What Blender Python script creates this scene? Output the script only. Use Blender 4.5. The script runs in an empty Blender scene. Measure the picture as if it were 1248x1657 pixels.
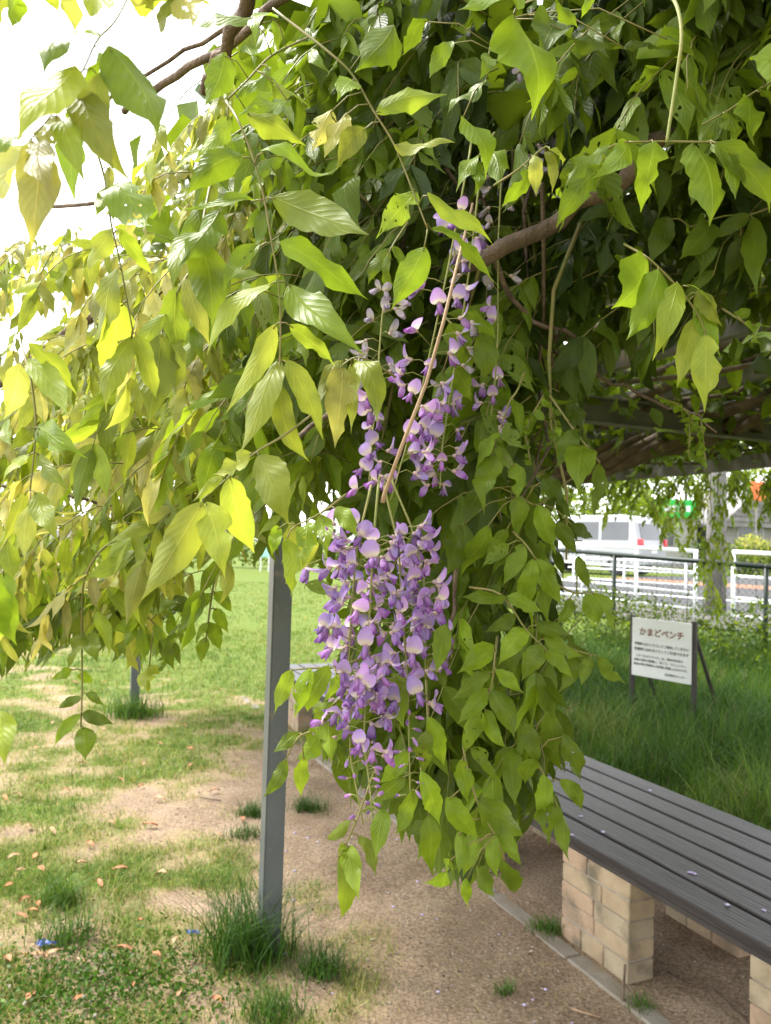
import bpy, bmesh, math, random
import numpy as np
from mathutils import Vector, Matrix
R = math.radians
rng = np.random.default_rng(11)
random.seed(5)
SC = bpy.context.scene
COL = SC.collection

# ------------------------------------------------------------------ camera
PW, PH, FPX = 1248.0, 1657.0, 1290.0          # photograph size and focal length in its pixels
CAMZ, PITCH, ROLL = 1.6, R(2.2), R(1.6)
cam_d = bpy.data.cameras.new('camera')
cam = bpy.data.objects.new('camera', cam_d); COL.objects.link(cam)
cam_d.sensor_fit = 'VERTICAL'; cam_d.sensor_height = 36.0; cam_d.sensor_width = 36.0 * PW / PH
cam_d.lens = FPX / PH * 36.0
cam_d.clip_start = 0.05; cam_d.clip_end = 2000
CM = Matrix.Translation((0, 0, CAMZ)) @ Matrix.Rotation(R(90) + PITCH, 4, 'X') @ Matrix.Rotation(ROLL, 4, 'Z')
cam.matrix_world = CM
cam_d.dof.use_dof = True; cam_d.dof.focus_distance = 0.86; cam_d.dof.aperture_fstop = 12.5
SC.camera = cam

# ------------------------------------------------------------------ world, sun, exposure
SUN_EL, SUN_AZ = R(58), R(-62)                 # azimuth measured from +Y towards +X
w = bpy.data.worlds.new('World'); SC.world = w; w.use_nodes = True
nt = w.node_tree; bg = nt.nodes['Background']
sky = nt.nodes.new('ShaderNodeTexSky'); sky.sky_type = 'NISHITA'; sky.sun_disc = False
sky.sun_elevation = SUN_EL; sky.sun_rotation = SUN_AZ
sky.air_density = 1.0; sky.dust_density = 1.0; sky.ozone_density = 1.0
hs = nt.nodes.new('ShaderNodeHueSaturation'); hs.inputs['Saturation'].default_value = 0.10
nt.links.new(sky.outputs[0], hs.inputs['Color']); nt.links.new(hs.outputs[0], bg.inputs['Color'])
bg.inputs['Strength'].default_value = 0.15
sd = bpy.data.lights.new('sun', 'SUN'); sun = bpy.data.objects.new('sun', sd); COL.objects.link(sun)
sd.energy = 1.5; sd.angle = R(14); sd.color = (1.0, 0.95, 0.86)
sun_dir = Vector((math.sin(SUN_AZ) * math.cos(SUN_EL), math.cos(SUN_AZ) * math.cos(SUN_EL), math.sin(SUN_EL)))
sun.rotation_euler = sun_dir.to_track_quat('Z', 'Y').to_euler(); sun.location = sun_dir * 30
vs = SC.view_settings
vs.view_transform = 'Standard'; vs.look = 'None'; vs.gamma = 1.0; vs.exposure = 2.25
try: vs.use_curve_mapping = False
except Exception: pass
cy = SC.cycles
cy.use_denoising = True; cy.use_light_tree = False
try: cy.denoiser = 'OPENIMAGEDENOISE'
except Exception: pass
cy.max_bounces = 5; cy.diffuse_bounces = 3; cy.glossy_bounces = 2; cy.transmission_bounces = 4; cy.transparent_max_bounces = 6
cy.caustics_reflective = False; cy.caustics_refractive = False

# ------------------------------------------------------------------ pixel helpers
CR = np.array(CM.to_3x3())
CP = np.array(CM.translation)
def P(px, py, d):
    """world point seen at photo pixel (px,py), d metres in front of the camera"""
    c = np.array([(px - PW / 2) / FPX * d, -(py - PH / 2) / FPX * d, -d])
    return CR @ c + CP
def PV(px, py, d):
    px = np.asarray(px, float); py = np.asarray(py, float); d = np.asarray(d, float)
    c = np.stack([(px - PW / 2) / FPX * d, -(py - PH / 2) / FPX * d, -d], -1)
    return c @ CR.T + CP
def project(X):
    c = (np.asarray(X) - CP) @ CR
    d = -c[..., 2]
    return c[..., 0] / d * FPX + PW / 2, -c[..., 1] / d * FPX + PH / 2, d
def ground_at(px, py, z=0.0):
    a = P(px, py, 1.0) - CP
    return CP + a * ((z - CAMZ) / a[2])
# pergola frame: u runs along its edge (away from the camera), v runs inward (to the right)
UD = np.array([-0.4027, 0.9153, 0.0]); VD = np.array([0.9153, 0.4027, 0.0]); ZD = np.array([0, 0, 1.0])
def UV(u, v, z=0.0): return UD * u + VD * v + ZD * z
def uv_of(x, y): return x * UD[0] + y * UD[1], x * VD[0] + y * VD[1]
# road frame
MD = np.array([0.77, 0.638, 0.0]); RD = np.array([-0.638, 0.77, 0.0])
def sstep(a, b, x):
    t = np.clip((x - a) / (b - a), 0, 1); return t * t * (3 - 2 * t)
def terrain(x, y):
    x = np.asarray(x, float); y = np.asarray(y, float)
    m = x * MD[0] + y * MD[1]
    z = 0.36 * sstep(5.6, 9.0, m) + 0.14 * sstep(9.0, 11.5, m) + 0.28 * sstep(11.5, 21, m)
    return z * sstep(-1.5, 1.5, x - 0.02 * y)

# numpy value noise
_H = np.random.default_rng(3).random((256, 256))
def vnoise(x, y, s=1.0, ox=0, oy=0):
    x = np.asarray(x, float) * s + ox + 1000; y = np.asarray(y, float) * s + oy + 1000
    xi = np.floor(x).astype(int); yi = np.floor(y).astype(int); fx = x - xi; fy = y - yi
    fx = fx * fx * (3 - 2 * fx); fy = fy * fy * (3 - 2 * fy)
    a = _H[xi % 256, yi % 256]; b = _H[(xi + 1) % 256, yi % 256]; c = _H[xi % 256, (yi + 1) % 256]; e = _H[(xi + 1) % 256, (yi + 1) % 256]
    return (a * (1 - fx) + b * fx) * (1 - fy) + (c * (1 - fx) + e * fx) * fy
def fbm(x, y, s=1.0, o=0):
    return (vnoise(x, y, s, o, o) + 0.5 * vnoise(x, y, s * 2.1, o + 7, o) + 0.25 * vnoise(x, y, s * 4.3, o, o + 9)) / 1.75

# ------------------------------------------------------------------ materials
def new_mat(name):
    m = bpy.data.materials.new(name); m.use_nodes = True
    t = m.node_tree; b = t.nodes['Principled BSDF']
    return m, t, b
def N(t, kind, **kw):
    n = t.nodes.new(kind)
    for k, v in kw.items(): setattr(n, k, v)
    return n
def ramp(t, stops, interp='LINEAR'):
    n = t.nodes.new('ShaderNodeValToRGB'); cr = n.color_ramp; cr.interpolation = interp
    while len(cr.elements) < len(stops): cr.elements.new(0.5)
    for e, (p, c) in zip(cr.elements, stops):
        e.position = p; e.color = (c[0], c[1], c[2], 1)
    return n
def mixc(t, fac, a, b, mode='MIX'):
    n = t.nodes.new('ShaderNodeMix'); n.data_type = 'RGBA'; n.blend_type = mode
    for sock, val in ((n.inputs[0], fac), (n.inputs[6], a), (n.inputs[7], b)):
        if hasattr(val, 'links') or isinstance(val, bpy.types.NodeSocket): t.links.new(val, sock)
        elif isinstance(val, (int, float)): sock.default_value = val if sock.type == 'VALUE' else (val, val, val, 1)
        else: sock.default_value = (val[0], val[1], val[2], 1)
    return n.outputs[2]
def mth(t, op, a, b=None, c=None, clamp=False):
    n = t.nodes.new('ShaderNodeMath'); n.operation = op; n.use_clamp = clamp
    for i, v in enumerate((a, b, c)):
        if v is None: continue
        if isinstance(v, bpy.types.NodeSocket): t.links.new(v, n.inputs[i])
        else: n.inputs[i].default_value = v
    return n.outputs[0]
def noise_mat(name, c1, c2, scale=8, rough=0.7, bump=0.2, detail=6, bscale=None, spec=0.3, metal=0.0, stretch=None, extra=None, rotz=0.0):
    m, t, b = new_mat(name)
    tc = N(t, 'ShaderNodeTexCoord'); src = tc.outputs['Object']
    if rotz:
        m0 = N(t, 'ShaderNodeMapping'); m0.inputs['Rotation'].default_value = (0, 0, rotz); t.links.new(src, m0.inputs[0]); src = m0.outputs[0]
    if stretch:
        mp = N(t, 'ShaderNodeMapping'); mp.inputs['Scale'].default_value = stretch
        t.links.new(src, mp.inputs[0]); src = mp.outputs[0]
    n1 = N(t, 'ShaderNodeTexNoise'); n1.inputs['Scale'].default_value = scale; n1.inputs['Detail'].default_value = detail
    t.links.new(src, n1.inputs['Vector'])
    r = ramp(t, [(0.3, c1), (0.7, c2)]); t.links.new(n1.outputs[0], r.inputs[0])
    colour = r.outputs[0]
    if extra:
        n3 = N(t, 'ShaderNodeTexNoise'); n3.inputs['Scale'].default_value = extra[1]; n3.inputs['Detail'].default_value = 4
        t.links.new(tc.outputs['Object'], n3.inputs['Vector'])
        rr = ramp(t, [(extra[2], (0, 0, 0)), (extra[3], (1, 1, 1))]); t.links.new(n3.outputs[0], rr.inputs[0])
        colour = mixc(t, rr.outputs[0], colour, extra[0])
    t.links.new(colour, b.inputs['Base Color'])
    b.inputs['Roughness'].default_value = rough; b.inputs['Specular IOR Level'].default_value = spec; b.inputs['Metallic'].default_value = metal
    if bump:
        n2 = N(t, 'ShaderNodeTexNoise'); n2.inputs['Scale'].default_value = bscale or scale * 5; n2.inputs['Detail'].default_value = 5
        t.links.new(src, n2.inputs['Vector'])
        bp = N(t, 'ShaderNodeBump'); bp.inputs['Strength'].default_value = bump; bp.inputs['Distance'].default_value = 0.01
        t.links.new(n2.outputs[0], bp.inputs['Height']); t.links.new(bp.outputs[0], b.inputs['Normal'])
    return m

def leaf_mat(name, stops, rough=0.41, trans=0.46, holes=False, veins=True, spec=0.30, tr_gain=1.55):
    """foliage: colour from the 'tint' attribute (x age and, on the vine, painted light, y brightness, z random), veins from the leaf's own UV"""
    m, t, b = new_mat(name)
    at = N(t, 'ShaderNodeAttribute', attribute_name='tint'); sp = N(t, 'ShaderNodeSeparateXYZ'); t.links.new(at.outputs['Vector'], sp.inputs[0])
    r = ramp(t, stops); t.links.new(sp.outputs[0], r.inputs[0])
    br = mth(t, 'MULTIPLY_ADD', sp.outputs[1], 0.7, 0.62)
    cb = N(t, 'ShaderNodeCombineXYZ')
    for i in range(3): t.links.new(br, cb.inputs[i])
    col = mixc(t, 1.0, r.outputs[0], cb.outputs[0], 'MULTIPLY')
    uv = N(t, 'ShaderNodeUVMap'); uv.uv_map = 'UVMap'
    su = N(t, 'ShaderNodeSeparateXYZ'); t.links.new(uv.outputs[0], su.inputs[0])
    off = N(t, 'ShaderNodeCombineXYZ'); o2 = mth(t, 'MULTIPLY', sp.outputs[2], 37.0); t.links.new(o2, off.inputs[2])
    vsc = N(t, 'ShaderNodeVectorMath', operation='MULTIPLY'); vsc.inputs[1].default_value = (1.0, 0.42, 1.0); t.links.new(uv.outputs[0], vsc.inputs[0])
    vm = N(t, 'ShaderNodeVectorMath', operation='ADD'); t.links.new(vsc.outputs[0], vm.inputs[0]); t.links.new(off.outputs[0], vm.inputs[1])
    nz = N(t, 'ShaderNodeTexNoise'); nz.inputs['Scale'].default_value = 3.0; nz.inputs['Detail'].default_value = 2; t.links.new(vm.outputs[0], nz.inputs['Vector'])
    mot = ramp(t, [(0.3, (0.78, 0.80, 0.75)), (0.7, (1.15, 1.12, 1.1))]); t.links.new(nz.outputs[0], mot.inputs[0])
    col = mixc(t, 1.0, col, mot.outputs[0], 'MULTIPLY')
    height = None
    if veins:
        tt = mth(t, 'ABSOLUTE', mth(t, 'SUBTRACT', su.outputs[1], 0.5))              # 0 .. 0.5 from the midrib
        mid = mth(t, 'SUBTRACT', 1.0, mth(t, 'MULTIPLY', tt, 26.0), clamp=True)
        ph = mth(t, 'SUBTRACT', mth(t, 'MULTIPLY', su.outputs[0], 9.0), mth(t, 'MULTIPLY', tt, 5.0))
        fr = mth(t, 'ABSOLUTE', mth(t, 'SUBTRACT', mth(t, 'FRACT', ph), 0.5))         # 0 at a vein
        lat = mth(t, 'SUBTRACT', 1.0, mth(t, 'MULTIPLY', fr, 11.0), clamp=True)
        vein = mth(t, 'MAXIMUM', mid, mth(t, 'MULTIPLY', lat, 0.22))
        col = mixc(t, mth(t, 'MULTIPLY', vein, 0.55), col, mixc(t, 1.0, col, (1.7, 1.5, 1.9), 'MULTIPLY'))
        height = mth(t, 'ADD', mth(t, 'MULTIPLY', vein, -0.6), mth(t, 'ADD', mth(t, 'MULTIPLY', fr, 0.30), mth(t, 'MULTIPLY', nz.outputs[0], 1.2)))
        bp = N(t, 'ShaderNodeBump'); bp.inputs['Strength'].default_value = 0.45; bp.inputs['Distance'].default_value = 0.003
        t.links.new(height, bp.inputs['Height']); t.links.new(bp.outputs[0], b.inputs['Normal'])
    t.links.new(col, b.inputs['Base Color'])
    b.inputs['Roughness'].default_value = rough; b.inputs['Specular IOR Level'].default_value = spec
    tr = N(t, 'ShaderNodeBsdfTranslucent')
    tc = mixc(t, 1.0, col, (tr_gain * 1.08, tr_gain, tr_gain * 0.68), 'MULTIPLY'); t.links.new(tc, tr.inputs['Color'])
    mx = N(t, 'ShaderNodeMixShader'); mx.inputs[0].default_value = trans
    t.links.new(b.outputs[0], mx.inputs[1]); t.links.new(tr.outputs[0], mx.inputs[2])
    out = mx.outputs[0]
    if holes:
        n2 = N(t, 'ShaderNodeTexNoise'); n2.inputs['Scale'].default_value = 9.0; n2.inputs['Detail'].default_value = 1.0; t.links.new(vm.outputs[0], n2.inputs['Vector'])
        hole = mth(t, 'GREATER_THAN', n2.outputs[0], 0.67)
        ts = N(t, 'ShaderNodeBsdfTransparent'); m2 = N(t, 'ShaderNodeMixShader')
        t.links.new(hole, m2.inputs[0]); t.links.new(out, m2.inputs[1]); t.links.new(ts.outputs[0], m2.inputs[2]); out = m2.outputs[0]
    t.links.new(out, t.nodes['Material Output'].inputs['Surface'])
    return m

AGE_LIGHT = [(0.0, (0.034, 0.064, 0.010)), (0.3, (0.108, 0.165, 0.011)), (0.6, (0.182, 0.275, 0.018)), (0.85, (0.285, 0.338, 0.042)), (1.0, (0.42, 0.40, 0.13))]  # dark to yellow leaf tones; the fills also use them to paint shade and sun
M_LEAF = leaf_mat('wisteria_leaf', AGE_LIGHT)
M_LEAFH = leaf_mat('wisteria_leaf_eaten', AGE_LIGHT, holes=True)
M_LEAF_FAR = leaf_mat('foliage_far', AGE_LIGHT, veins=False)
M_GRASS = leaf_mat('grass_blade', [(0.0, (0.030, 0.085, 0.012)), (0.45, (0.080, 0.17, 0.018)), (0.75, (0.165, 0.255, 0.028)), (1.0, (0.42, 0.36, 0.16))], rough=0.5, trans=0.3, veins=False, spec=0.25, tr_gain=1.2)

def petal_mat(name, c_edge, c_mid, rough=0.5, spot=None):
    m, t, b = new_mat(name)
    uv = N(t, 'ShaderNodeUVMap'); uv.uv_map = 'UVMap'; su = N(t, 'ShaderNodeSeparateXYZ'); t.links.new(uv.outputs[0], su.inputs[0])
    oi = N(t, 'ShaderNodeObjectInfo')
    stops = [(0.0, spot or c_mid), (0.20, spot or c_mid), (0.42, c_mid), (1.0, c_edge)]
    r = ramp(t, stops); t.links.new(su.outputs[0], r.inputs[0])
    hsv = N(t, 'ShaderNodeHueSaturation'); t.links.new(r.outputs[0], hsv.inputs['Color'])
    t.links.new(mth(t, 'MULTIPLY_ADD', oi.outputs['Random'], 0.05, 0.485), hsv.inputs['Hue'])
    t.links.new(mth(t, 'MULTIPLY_ADD', oi.outputs['Random'], 0.5, 0.72), hsv.inputs['Value'])
    t.links.new(hsv.outputs[0], b.inputs['Base Color']); b.inputs['Roughness'].default_value = rough; b.inputs['Specular IOR Level'].default_value = 0.25
    tr = N(t, 'ShaderNodeBsdfTranslucent'); t.links.new(hsv.outputs[0], tr.inputs['Color'])
    mx = N(t, 'ShaderNodeMixShader'); mx.inputs[0].default_value = 0.35
    t.links.new(b.outputs[0], mx.inputs[1]); t.links.new(tr.outputs[0], mx.inputs[2]); t.links.new(mx.outputs[0], t.nodes['Material Output'].inputs['Surface'])
    return m
M_BANNER = petal_mat('petal_banner', (0.39, 0.25, 0.62), (0.50, 0.36, 0.68), spot=(0.68, 0.58, 0.50))
M_KEEL = petal_mat('petal_keel', (0.22, 0.06, 0.36), (0.44, 0.27, 0.58))
M_CALYX = noise_mat('calyx', (0.38, 0.25, 0.26), (0.52, 0.40, 0.36), scale=200, bump=0)
M_BUD = noise_mat('bud_petal', (0.24, 0.12, 0.34), (0.42, 0.26, 0.52), scale=150, bump=0)
M_WILT = petal_mat('petal_wilted', (0.42, 0.36, 0.52), (0.50, 0.45, 0.48), spot=(0.5, 0.45, 0.35))
M_STALK = noise_mat('green_stalk', (0.20, 0.24, 0.06), (0.30, 0.27, 0.10), scale=60, bump=0.1, rough=0.55)
M_RACH = noise_mat('leaf_stalk', (0.15, 0.165, 0.035), (0.23, 0.18, 0.07), scale=40, bump=0.0, rough=0.5)
M_STRAW = noise_mat('dry_stalk', (0.30, 0.19, 0.11), (0.44, 0.31, 0.20), scale=60, bump=0.3, rough=0.6, stretch=(1, 1, 0.15))
M_BARK = noise_mat('vine_bark', (0.075, 0.052, 0.036), (0.19, 0.135, 0.098), scale=30, bump=0.9, bscale=90, rough=0.85)
M_BARKD = noise_mat('old_vine_bark', (0.062, 0.050, 0.038), (0.15, 0.118, 0.086), scale=14, bump=1.0, bscale=60, rough=0.9)
M_STEEL = noise_mat('painted_steel', (0.078, 0.088, 0.090), (0.105, 0.115, 0.117), scale=5, bump=0.06, bscale=220, rough=0.42, spec=0.45, extra=((0.16, 0.135, 0.11), 23, 0.60, 0.72))
M_BEAM = noise_mat('beam_steel', (0.09, 0.092, 0.09), (0.15, 0.15, 0.145), scale=7, bump=0.1, rough=0.55, extra=((0.20, 0.17, 0.13), 9, 0.58, 0.75))
M_SLAT = noise_mat('bench_plank', (0.020, 0.016, 0.016), (0.042, 0.035, 0.035), scale=9, bump=0.5, bscale=45, rough=0.42, spec=0.36, stretch=(0.12, 2.6, 1), rotz=R(-113.7))
M_SLATB = noise_mat('bench_frame_dark', (0.03, 0.026, 0.024), (0.055, 0.046, 0.042), scale=6, bump=0.3, rough=0.6)
M_BRICK = [noise_mat('tan_brick_%s' % n, a, b, scale=11, bump=0.5, bscale=110, rough=0.85, extra=((0.15, 0.125, 0.085), 8, 0.50, 0.72))
           for n, a, b in (('sand', (0.31, 0.23, 0.145), (0.41, 0.32, 0.205)), ('pink', (0.34, 0.235, 0.155), (0.42, 0.30, 0.20)), ('buff', (0.29, 0.23, 0.15), (0.38, 0.31, 0.21)))]
M_MORTAR = noise_mat('mortar', (0.26, 0.23, 0.19), (0.36, 0.32, 0.27), scale=30, bump=0.4, rough=0.9)
M_CONC = noise_mat('kerb_concrete', (0.19, 0.165, 0.135), (0.28, 0.25, 0.21), scale=9, bump=0.5, bscale=120, rough=0.9, extra=((0.22, 0.17, 0.11), 5, 0.5, 0.65))
M_WHITE = noise_mat('white_paint', (0.70, 0.72, 0.76), (0.80, 0.82, 0.85), scale=6, bump=0.03, rough=0.4)
M_GREENP = noise_mat('dark_green_paint', (0.006, 0.014, 0.010), (0.011, 0.024, 0.017), scale=9, bump=0.03, rough=0.4)
M_SIGN = noise_mat('sign_panel', (0.66, 0.68, 0.66), (0.74, 0.75, 0.74), scale=5, bump=0.02, rough=0.35)
M_SIGNP = noise_mat('sign_post_dark', (0.030, 0.024, 0.024), (0.055, 0.042, 0.040), scale=12, bump=0.1, rough=0.5)
M_TXTB = noise_mat('brown_lettering', (0.17, 0.075, 0.035), (0.20, 0.09, 0.045), scale=9, bump=0)
M_TXTK = noise_mat('grey_lettering', (0.055, 0.055, 0.06), (0.08, 0.08, 0.085), scale=9, bump=0)
M_ASPH = noise_mat('asphalt', (0.055, 0.055, 0.058), (0.085, 0.085, 0.088), scale=20, bump=0.3, bscale=200, rough=0.9)
M_PAVE = noise_mat('pavement', (0.085, 0.08, 0.07), (0.12, 0.115, 0.10), scale=12, bump=0.2, rough=0.9)
M_ORANGE = noise_mat('orange_paving', (0.24, 0.11, 0.06), (0.29, 0.145, 0.085), scale=9, bump=0.1)
M_VAN = noise_mat('van_paint', (0.34, 0.35, 0.38), (0.38, 0.39, 0.42), scale=2, bump=0, rough=0.25, spec=0.6)
M_GLASS = noise_mat('dark_glass', (0.05, 0.055, 0.065), (0.075, 0.08, 0.09), scale=1.5, bump=0, rough=0.08, spec=0.7)
M_TYRE = noise_mat('tyre_rubber', (0.018, 0.018, 0.018), (0.03, 0.03, 0.03), scale=20, bump=0.1)
M_RIM = noise_mat('wheel_rim', (0.35, 0.36, 0.38), (0.45, 0.46, 0.48), scale=9, bump=0, rough=0.35, metal=0.6)
M_RED = noise_mat('red_lens', (0.55, 0.015, 0.03), (0.68, 0.03, 0.05), scale=9, bump=0, rough=0.15, spec=0.6)
M_GREENS = noise_mat('green_sign', (0.01, 0.42, 0.05), (0.02, 0.48, 0.08), scale=5, bump=0, rough=0.4)
M_WALLW = noise_mat('white_plaster', (0.36, 0.345, 0.34), (0.42, 0.41, 0.40), scale=3, bump=0.1)
M_WALLG = noise_mat('grey_plaster', (0.20, 0.19, 0.19), (0.26, 0.25, 0.245), scale=3, bump=0.1)
M_ROOF = noise_mat('roof_tile', (0.16, 0.15, 0.155), (0.24, 0.23, 0.235), scale=4, bump=0.3)
M_OSIGN = noise_mat('orange_sign', (0.75, 0.17, 0.06), (0.8, 0.22, 0.09), scale=5, bump=0)
M_DRY = [noise_mat('dry_leaf_%s' % n, a, b, scale=40, bump=0.2, rough=0.7) for n, a, b in
         (('rust', (0.44, 0.17, 0.075), (0.54, 0.25, 0.12)), ('tan', (0.46, 0.26, 0.15), (0.56, 0.36, 0.22)), ('brown', (0.34, 0.14, 0.07), (0.46, 0.22, 0.12)))]
M_BLUE = noise_mat('blue_plastic', (0.04, 0.07, 0.24), (0.08, 0.13, 0.36), scale=30, bump=0.1, rough=0.4)
M_STONE = noise_mat('pebble', (0.30, 0.25, 0.20), (0.55, 0.48, 0.42), scale=60, bump=0.2, rough=0.85)
M_PETALF = noise_mat('fallen_petal', (0.42, 0.33, 0.60), (0.60, 0.52, 0.68), scale=50, bump=0)
M_CLOV = noise_mat('clover_flower', (0.40, 0.36, 0.31), (0.52, 0.47, 0.42), scale=90, bump=0.2)
M_TEAL = noise_mat('teal_paint', (0.32, 0.62, 0.58), (0.40, 0.70, 0.66), scale=5, bump=0)

# ground: soil, dry thatch and green, the 'cover' attribute says how much grass grows
def ground_mat():
    m, t, b = new_mat('soil_and_turf')
    tc = N(t, 'ShaderNodeTexCoord'); src = tc.outputs['Object']
    def nz(s, d=5, rgh=0.55):
        n = N(t, 'ShaderNodeTexNoise'); n.inputs['Scale'].default_value = s; n.inputs['Detail'].default_value = d; n.inputs['Roughness'].default_value = rgh
        t.links.new(src, n.inputs['Vector']); return n.outputs[0]
    soil = ramp(t, [(0.25, (0.165, 0.115, 0.076)), (0.5, (0.27, 0.198, 0.136)), (0.75, (0.39, 0.298, 0.212))]); t.links.new(nz(2.2, 8, 0.65), soil.inputs[0])
    grit = ramp(t, [(0.30, (0.45, 0.43, 0.41)), (0.5, (1.0, 1.0, 1.0)), (0.68, (1.55, 1.52, 1.50))]); t.links.new(nz(75, 4, 0.7), grit.inputs[0])
    c = mixc(t, 1.0, soil.outputs[0], grit.outputs[0], 'MULTIPLY')
    vo = N(t, 'ShaderNodeTexVoronoi'); vo.inputs['Scale'].default_value = 55; t.links.new(src, vo.inputs['Vector'])
    pr = ramp(t, [(0.16, (1, 1, 1)), (0.24, (0, 0, 0))]); t.links.new(vo.outputs['Distance'], pr.inputs[0])
    sel = N(t, 'ShaderNodeSeparateXYZ'); t.links.new(vo.outputs['Color'], sel.inputs[0])
    peb = mth(t, 'MULTIPLY', pr.outputs[0], mth(t, 'GREATER_THAN', sel.outputs[0], 0.72))
    c = mixc(t, mth(t, 'MULTIPLY', peb, 0.7), c, (0.50, 0.42, 0.36))
    thatch = ramp(t, [(0.3, (0.22, 0.17, 0.085)), (0.6, (0.36, 0.285, 0.15)), (0.8, (0.20, 0.23, 0.06))]); t.links.new(nz(26, 6, 0.7), thatch.inputs[0])
    green = ramp(t, [(0.3, (0.065, 0.11, 0.018)), (0.7, (0.16, 0.20, 0.04))]); t.links.new(nz(18, 5), green.inputs[0])
    at = N(t, 'ShaderNodeAttribute', attribute_name='cover')
    sp = N(t, 'ShaderNodeSeparateXYZ'); t.links.new(at.outputs['Vector'], sp.inputs[0])
    brk = mth(t, 'MULTIPLY', mth(t, 'SUBTRACT', nz(13, 6, 0.7), 0.5), 0.9)
    f1 = mth(t, 'MULTIPLY', mth(t, 'SUBTRACT', mth(t, 'ADD', sp.outputs[0], brk), 0.22), 3.0, clamp=True)
    f2 = mth(t, 'MULTIPLY', mth(t, 'SUBTRACT', mth(t, 'ADD', sp.outputs[0], brk), 0.50), 3.2, clamp=True)
    c = mixc(t, mth(t, 'MULTIPLY', f1, 0.8), c, thatch.outputs[0])
    c = mixc(t, f2, c, green.outputs[0])
    c = mixc(t, sp.outputs[1], c, mixc(t, 1.0, grit.outputs[0], (0.27, 0.215, 0.115), 'MULTIPLY'))   # sandy play area
    t.links.new(c, b.inputs['Base Color']); b.inputs['Roughness'].default_value = 0.95; b.inputs['Specular IOR Level'].default_value = 0.1
    h = mth(t, 'ADD', mth(t, 'MULTIPLY', nz(75, 4, 0.7), 0.5), mth(t, 'ADD', mth(t, 'MULTIPLY', nz(9, 6), 1.4), mth(t, 'MULTIPLY', peb, 0.5)))
    bp = N(t, 'ShaderNodeBump'); bp.inputs['Strength'].default_value = 0.8; bp.inputs['Distance'].default_value = 0.025
    t.links.new(h, bp.inputs['Height']); t.links.new(bp.outputs[0], b.inputs['Normal'])
    return m
M_GROUND = ground_mat()

# ------------------------------------------------------------------ object helpers
def tag(o, label=None, cat=None, group=None, kind=None):
    if label: o['label'] = label
    if cat: o['category'] = cat
    if group: o['group'] = group
    if kind: o['kind'] = kind
    return o
def link(name, me, parent=None):
    o = bpy.data.objects.new(name, me); COL.objects.link(o)
    if parent is not None:
        o.parent = parent; o.matrix_parent_inverse = parent.matrix_world.inverted()
    return o
def empty(name, loc, label, cat, group=None):
    o = bpy.data.objects.new(name, None); COL.objects.link(o); o.empty_display_size = 0.1
    o.location = loc; o.matrix_world = Matrix.Translation(Vector(loc))
    return tag(o, label, cat, group)
def mesh_np(name, V, F, mats, uv=None, tint=None, midx=None, smooth=True, attr='tint'):
    """V (n,3) array, F (m,k) int array with all faces of one size k, or a list of mixed faces"""
    me = bpy.data.meshes.new(name)
    if isinstance(F, np.ndarray):
        k = F.shape[1]; me.vertices.add(len(V)); me.vertices.foreach_set('co', np.asarray(V, np.float32).ravel())
        me.loops.add(F.size); me.loops.foreach_set('vertex_index', F.astype(np.int32).ravel())
        me.polygons.add(len(F)); me.polygons.foreach_set('loop_start', np.arange(0, F.size, k, dtype=np.int32))
        try: me.polygons.foreach_set('loop_total', np.full(len(F), k, np.int32))
        except Exception: pass
    else:
        me.from_pydata([tuple(v) for v in V], [], [tuple(f) for f in F])
    for m in (mats if isinstance(mats, (list, tuple)) else [mats]): me.materials.append(m)
    if midx is not None: me.polygons.foreach_set('material_index', np.asarray(midx, np.int32))
    if smooth: me.polygons.foreach_set('use_smooth', np.ones(len(me.polygons), bool))
    if uv is not None:
        l = me.uv_layers.new(name='UVMap'); li = np.zeros(len(me.loops), np.int32); me.loops.foreach_get('vertex_index', li)
        l.data.foreach_set('uv', np.asarray(uv, np.float32)[li].ravel())
    if tint is not None:
        a = me.attributes.new(attr, 'FLOAT_VECTOR', 'POINT'); a.data.foreach_set('vector', np.asarray(tint, np.float32).ravel())
    me.update(calc_edges=True); me.validate()
    return me

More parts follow.
